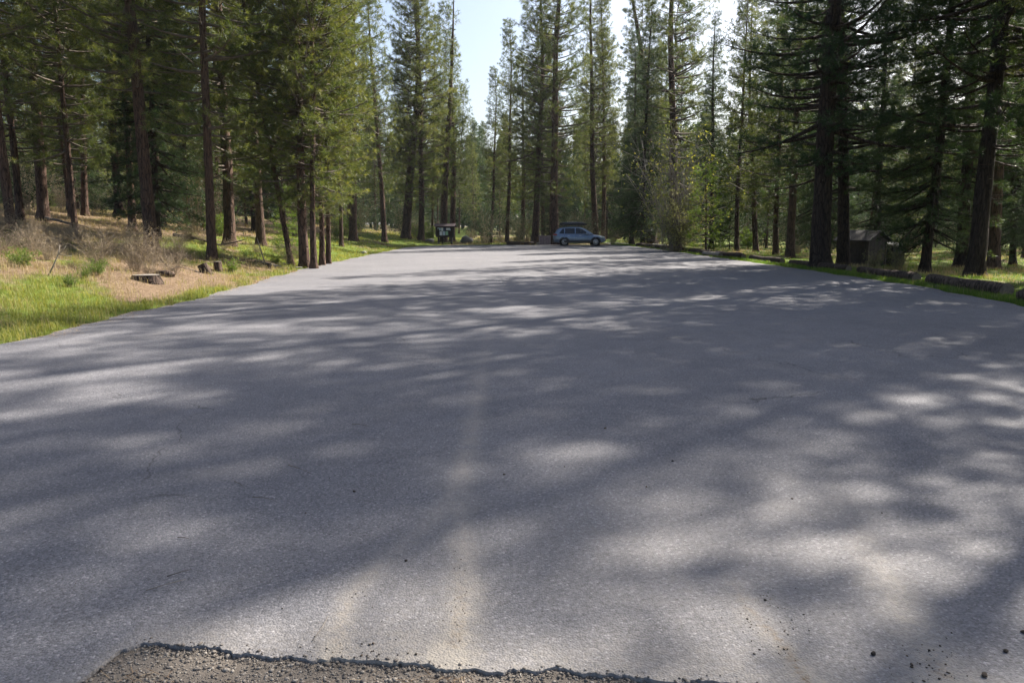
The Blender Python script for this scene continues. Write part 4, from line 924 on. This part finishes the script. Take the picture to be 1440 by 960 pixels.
# ------------------------------------------------------------------ the parked car
def car():
    xa = at_depth(778, 63.3)[0]; xb = at_depth(850.5, 63.3)[0]
    t = empty('parked_car', ((xa + xb) / 2, 63.4, .005), R(-2), 'silver-blue car with a black roof box parked at the far end of the lot', 'car')
    paint, pt, pb, po = mat('silver_blue_paint'); pb.inputs['Base Color'].default_value = (.30, .40, .52, 1); pb.inputs['Metallic'].default_value = .55; pb.inputs['Roughness'].default_value = .32; pb.inputs['Coat Weight'].default_value = .6
    pt.links.new(ramp(pt, noise(pt, coords(pt), 3, 4), [(.3, (.13, .18, .26)), (.7, (.17, .23, .32))]), pb.inputs['Base Color'])
    blk = plain('black_plastic', (.02, .02, .022), .55); gl = plain('dark_glass', (.012, .014, .018), .06, var=.1); rub = plain('tyre_rubber', (.018, .018, .018), .85)
    alloy = plain('alloy', (.48, .48, .5), .35, .8, var=.1); red = plain('red_lens', (.30, .01, .01), .2); clear = plain('clear_lens', (.75, .77, .8), .08, .3)
    # lower body: stations x, zbottom, ztop, halfwidth
    ST = [(-2.27, .42, .98, .74), (-2.22, .34, 1.05, .80), (-2.0, .30, 1.08, .87), (-1.5, .28, 1.08, .91), (-.8, .27, 1.06, .92), (0, .27, 1.03, .92), (.7, .27, 1.01, .92), (1.05, .27, .99, .91), (1.5, .28, .93, .90), (1.9, .30, .86, .86), (2.15, .33, .77, .78), (2.26, .40, .64, .66)]
    b = MB(); ring = []
    for x, zb, zt, hw in ST:
        h = zt - zb
        half = [(0, zb), (hw * .85, zb), (hw * .97, zb + h * .12), (hw * 1.0, zb + h * .38), (hw * .985, zb + h * .62), (hw * .955, zb + h * .86), (hw * .86, zt - .01), (0, zt + .035)]
        ring.append([(x, -a, c) for a, c in half] + [(x, a, c) for a, c in half[-2:0:-1]])
    nr = len(ring[0]); V = np.array(ring).reshape(-1, 3); Q = []
    for i in range(len(ring) - 1):
        for j in range(nr): Q.append((i * nr + j, i * nr + (j + 1) % nr, (i + 1) * nr + (j + 1) % nr, (i + 1) * nr + j))
    b.add(V, None, Q); b.add(np.vstack([V[:nr], V[:nr].mean(0)]), [(nr, (j + 1) % nr, j) for j in range(nr)]); b.add(np.vstack([V[-nr:], V[-nr:].mean(0)]), [(nr, j, (j + 1) % nr) for j in range(nr)])
    # greenhouse
    GS = [(-2.16, 1.05, .76), (-1.98, 1.38, .70), (-1.75, 1.56, .62), (-1.2, 1.64, .60), (-.5, 1.67, .60), (.05, 1.64, .60), (.45, 1.50, .61), (.85, 1.25, .66), (1.22, 1.0, .74)]
    ring = []
    for x, zt, hw in GS:
        zb = 1.0; wb = .84 if x > -2 else .79
        zt = max(zt, zb + .02); f = (zt - zb) / .67; wt = wb + (hw - wb) * min(1, f)
        half = [(wb, zb), (wb + (wt - wb) * .6 + .015, zb + (zt - zb) * .55), (wt, zt - .05 * min(1, f)), (wt * .8, zt), (0, zt + .02)]
        ring.append([(x, -a, c) for a, c in half] + [(x, a, c) for a, c in half[-2::-1]])
    nr = len(ring[0]); V = np.array(ring).reshape(-1, 3); Q = []
    for i in range(len(ring) - 1):
        for j in range(nr - 1): Q.append((i * nr + j, i * nr + j + 1, (i + 1) * nr + j + 1, (i + 1) * nr + j))
    b.add(V, None, Q); body = b.obj('body', paint, t, True)
    # side windows, both sides, following the tumblehome
    def side_y(z): f = (z - 1.0) / .67; return .84 + (.60 - .84) * f + .035
    for s in (-1, 1):
        for poly in ([(-1.78, 1.10), (-1.35, 1.07), (-1.35, 1.50), (-1.52, 1.46)], [(-1.28, 1.07), (-.42, 1.07), (-.42, 1.56), (-1.28, 1.52)], [(-.34, 1.07), (.80, 1.06), (.30, 1.42), (-.05, 1.54), (-.34, 1.56)]):
            m_ = MB(); V = [(x, s * side_y(z), z) for x, z in poly]; V = V + [(x, s * (side_y(z) - .05), z) for x, z in poly]; n_ = len(poly)
            m_.add(V + [tuple(np.mean(V[:n_], 0))], [(2 * n_, i, (i + 1) % n_) if s < 0 else (2 * n_, (i + 1) % n_, i) for i in range(n_)], [(i, i + n_, (i + 1) % n_ + n_, (i + 1) % n_) for i in range(n_)]); m_.obj('side_window', gl, t)
        m_ = MB(); m_.box((.62, s * .98, 1.09), (.16, .2, .13)); m_.obj('mirror', paint, t)
        m_ = MB(); m_.box((-.1, s * .925, .40), (2.5, .05, .17)); m_.obj('sill', blk, t)
        for hx in (-.95, .05): m_ = MB(); m_.box((hx, s * .915, .90), (.2, .03, .035)); m_.obj('door_handle', alloy, t)
        m_ = MB()
        for dx in (-1.32, -.38, .72): m_.box((dx, s * .918, .74), (.012, .012, .56))
        m_.obj('door_seam', blk, t)
        for fx, z_ in ((2.02, .82),): m_ = MB(); m_.add([(1.75, s * .87, .80), (2.16, s * .76, .70), (2.12, s * .74, .80), (1.72, s * .82, .88)], None, [(0, 1, 2, 3) if s < 0 else (3, 2, 1, 0)]); m_.box((2.0, s * .78, .78), (.34, .14, .11)); m_.obj('headlight', clear, t)
        m_ = MB(); m_.box((-2.12, s * .80, .99), (.32, .14, .12)); m_.obj('taillight', red, t)
        m_ = MB(); m_.box((-1.0, s * .56, 1.70), (1.9, .04, .04)); m_.obj('roof_rail', blk, t)
    # windscreen and rear window
    m_ = MB(); m_.add([(.36, -.52, 1.575), (.36, .52, 1.575), (1.16, .66, 1.075), (1.16, -.66, 1.075)], None, [(0, 3, 2, 1)]); m_.add([(.36, 0, 1.60), (1.16, 0, 1.09), (.36, .52, 1.575), (1.16, .66, 1.075)], None, [(0, 1, 3, 2)]); m_.obj('windscreen', gl, t)
    m_ = MB(); m_.add([(-1.86, -.5, 1.55), (-1.86, .5, 1.55), (-2.2, .62, 1.14), (-2.2, -.62, 1.14)], None, [(0, 1, 2, 3)]); m_.obj('rear_window', gl, t)
    m_ = MB(); m_.box((2.2, 0, .50), (.16, 1.3, .22)); m_.obj('grille', blk, t)
    m_ = MB(); m_.box((-2.24, 0, .48), (.12, 1.5, .22)); m_.obj('rear_bumper', blk, t)
    for wx in (-1.32, 1.40):
        for s in (-1, 1):
            th = np.linspace(-.1, pi + .1, 15); m_ = MB(); P = np.stack([wx + .40 * np.cos(th), np.full(15, s * .905), .36 + .40 * np.sin(th)], -1); m_.tube(P, .055, 6); m_.obj('wheel_arch', blk, t)
            # dark wheel well disc
            wd_ = bpy.data.objects.new('wheel', None); 
            m_ = MB(); th = np.arange(28) * 2 * pi / 28
            prof = [(.22, .80), (.33, .78), (.355, .82), (.36, .88), (.345, .935), (.30, .95), (.235, .935)]
            P3 = [[(wx + r_ * cos(a_), s * (y_ - .02), .36 + r_ * sin(a_)) for a_ in th] for r_, y_ in prof]; V = np.array(P3).reshape(-1, 3); Q = [(i * 28 + j, i * 28 + (j + 1) % 28, (i + 1) * 28 + (j + 1) % 28, (i + 1) * 28 + j) for i in range(len(prof) - 1) for j in range(28)]
            m_.add(V, None, Q); m_.box((wx, s * .78, .38), (.72, .12, .66)); 
            wh = m_.obj('wheel', rub, t, True); m_ = MB()
            V = [(wx + .235 * cos(a_), s * .905, .36 + .235 * sin(a_)) for a_ in th] + [(wx + .205 * cos(a_), s * .915, .36 + .205 * sin(a_)) for a_ in th]
            m_.add(V, None, [(j, (j + 1) % 28, 28 + (j + 1) % 28, 28 + j) for j in range(28)])
            for k in range(10):
                a_ = k * 2 * pi / 10; d = np.array([cos(a_), 0, sin(a_)]); n_ = np.array([-sin(a_), 0, cos(a_)]) * .02; c = np.array([wx, s * .918, .36])
                m_.add([c + d * .03 - n_, c + d * .03 + n_, c + d * .21 + n_ * .8, c + d * .21 - n_ * .8], None, [(0, 1, 2, 3)])
            m_.tube([(wx, s * .90, .36), (wx, s * .93, .36)], .045, 10); m_.obj('rim', alloy, wh)
    # roof box
    b = MB(); ring = []
    for x, w_, zb, zt in ((-1.72, .28, 1.86, 1.93), (-1.62, .38, 1.80, 2.03), (-1.2, .42, 1.78, 2.08), (-.3, .42, 1.78, 2.10), (.25, .40, 1.78, 2.07), (.55, .32, 1.80, 1.99), (.72, .18, 1.84, 1.90)):
        a = np.arange(12) * 2 * pi / 12; cz = (zb + zt) / 2; hz = (zt - zb) / 2
        ring.append([(x, w_ * np.sign(cos(q)) * abs(cos(q)) ** .6, cz + hz * np.sign(sin(q)) * abs(sin(q)) ** .6) for q in a])
    V = np.array(ring).reshape(-1, 3); b.add(V, [(0, j, j + 1) for j in range(1, 11)] + [(72, 72 + j + 1, 72 + j) for j in range(1, 11)], [(i * 12 + j, i * 12 + (j + 1) % 12, (i + 1) * 12 + (j + 1) % 12, (i + 1) * 12 + j) for i in range(6) for j in range(12)])
    rb = b.obj('roof_box', plain('black_gloss_box', (.02, .022, .03), .25), t, True)
    for x in (-1.15, -.05): b = MB(); b.box((x, 0, 1.75), (.07, 1.2, .05)); b.box((x, -.56, 1.70), (.07, .05, .1)); b.box((x, .56, 1.70), (.07, .05, .1)); b.obj('crossbar', blk, t)
car()
# thin air between the trees
HAZE = .00018
hb = MB(); hb.box((0, 600, 15), (2500, 1880, 50)); hm, ht, hp, ho = mat('haze_air'); ht.nodes.remove(hp)
hv = N(ht, 'VolumePrincipled'); hv.inputs['Color'].default_value = (.80, .86, .95, 1); hv.inputs['Density'].default_value = HAZE; hv.inputs['Anisotropy'].default_value = .3
ht.links.new(hv.outputs[0], ho.inputs['Volume'])
tag(hb.obj('haze', hm), 'thin pale haze among the trees', 'haze', kind='stuff')
print('foliage', ftot, 'objects', len(bpy.data.objects))
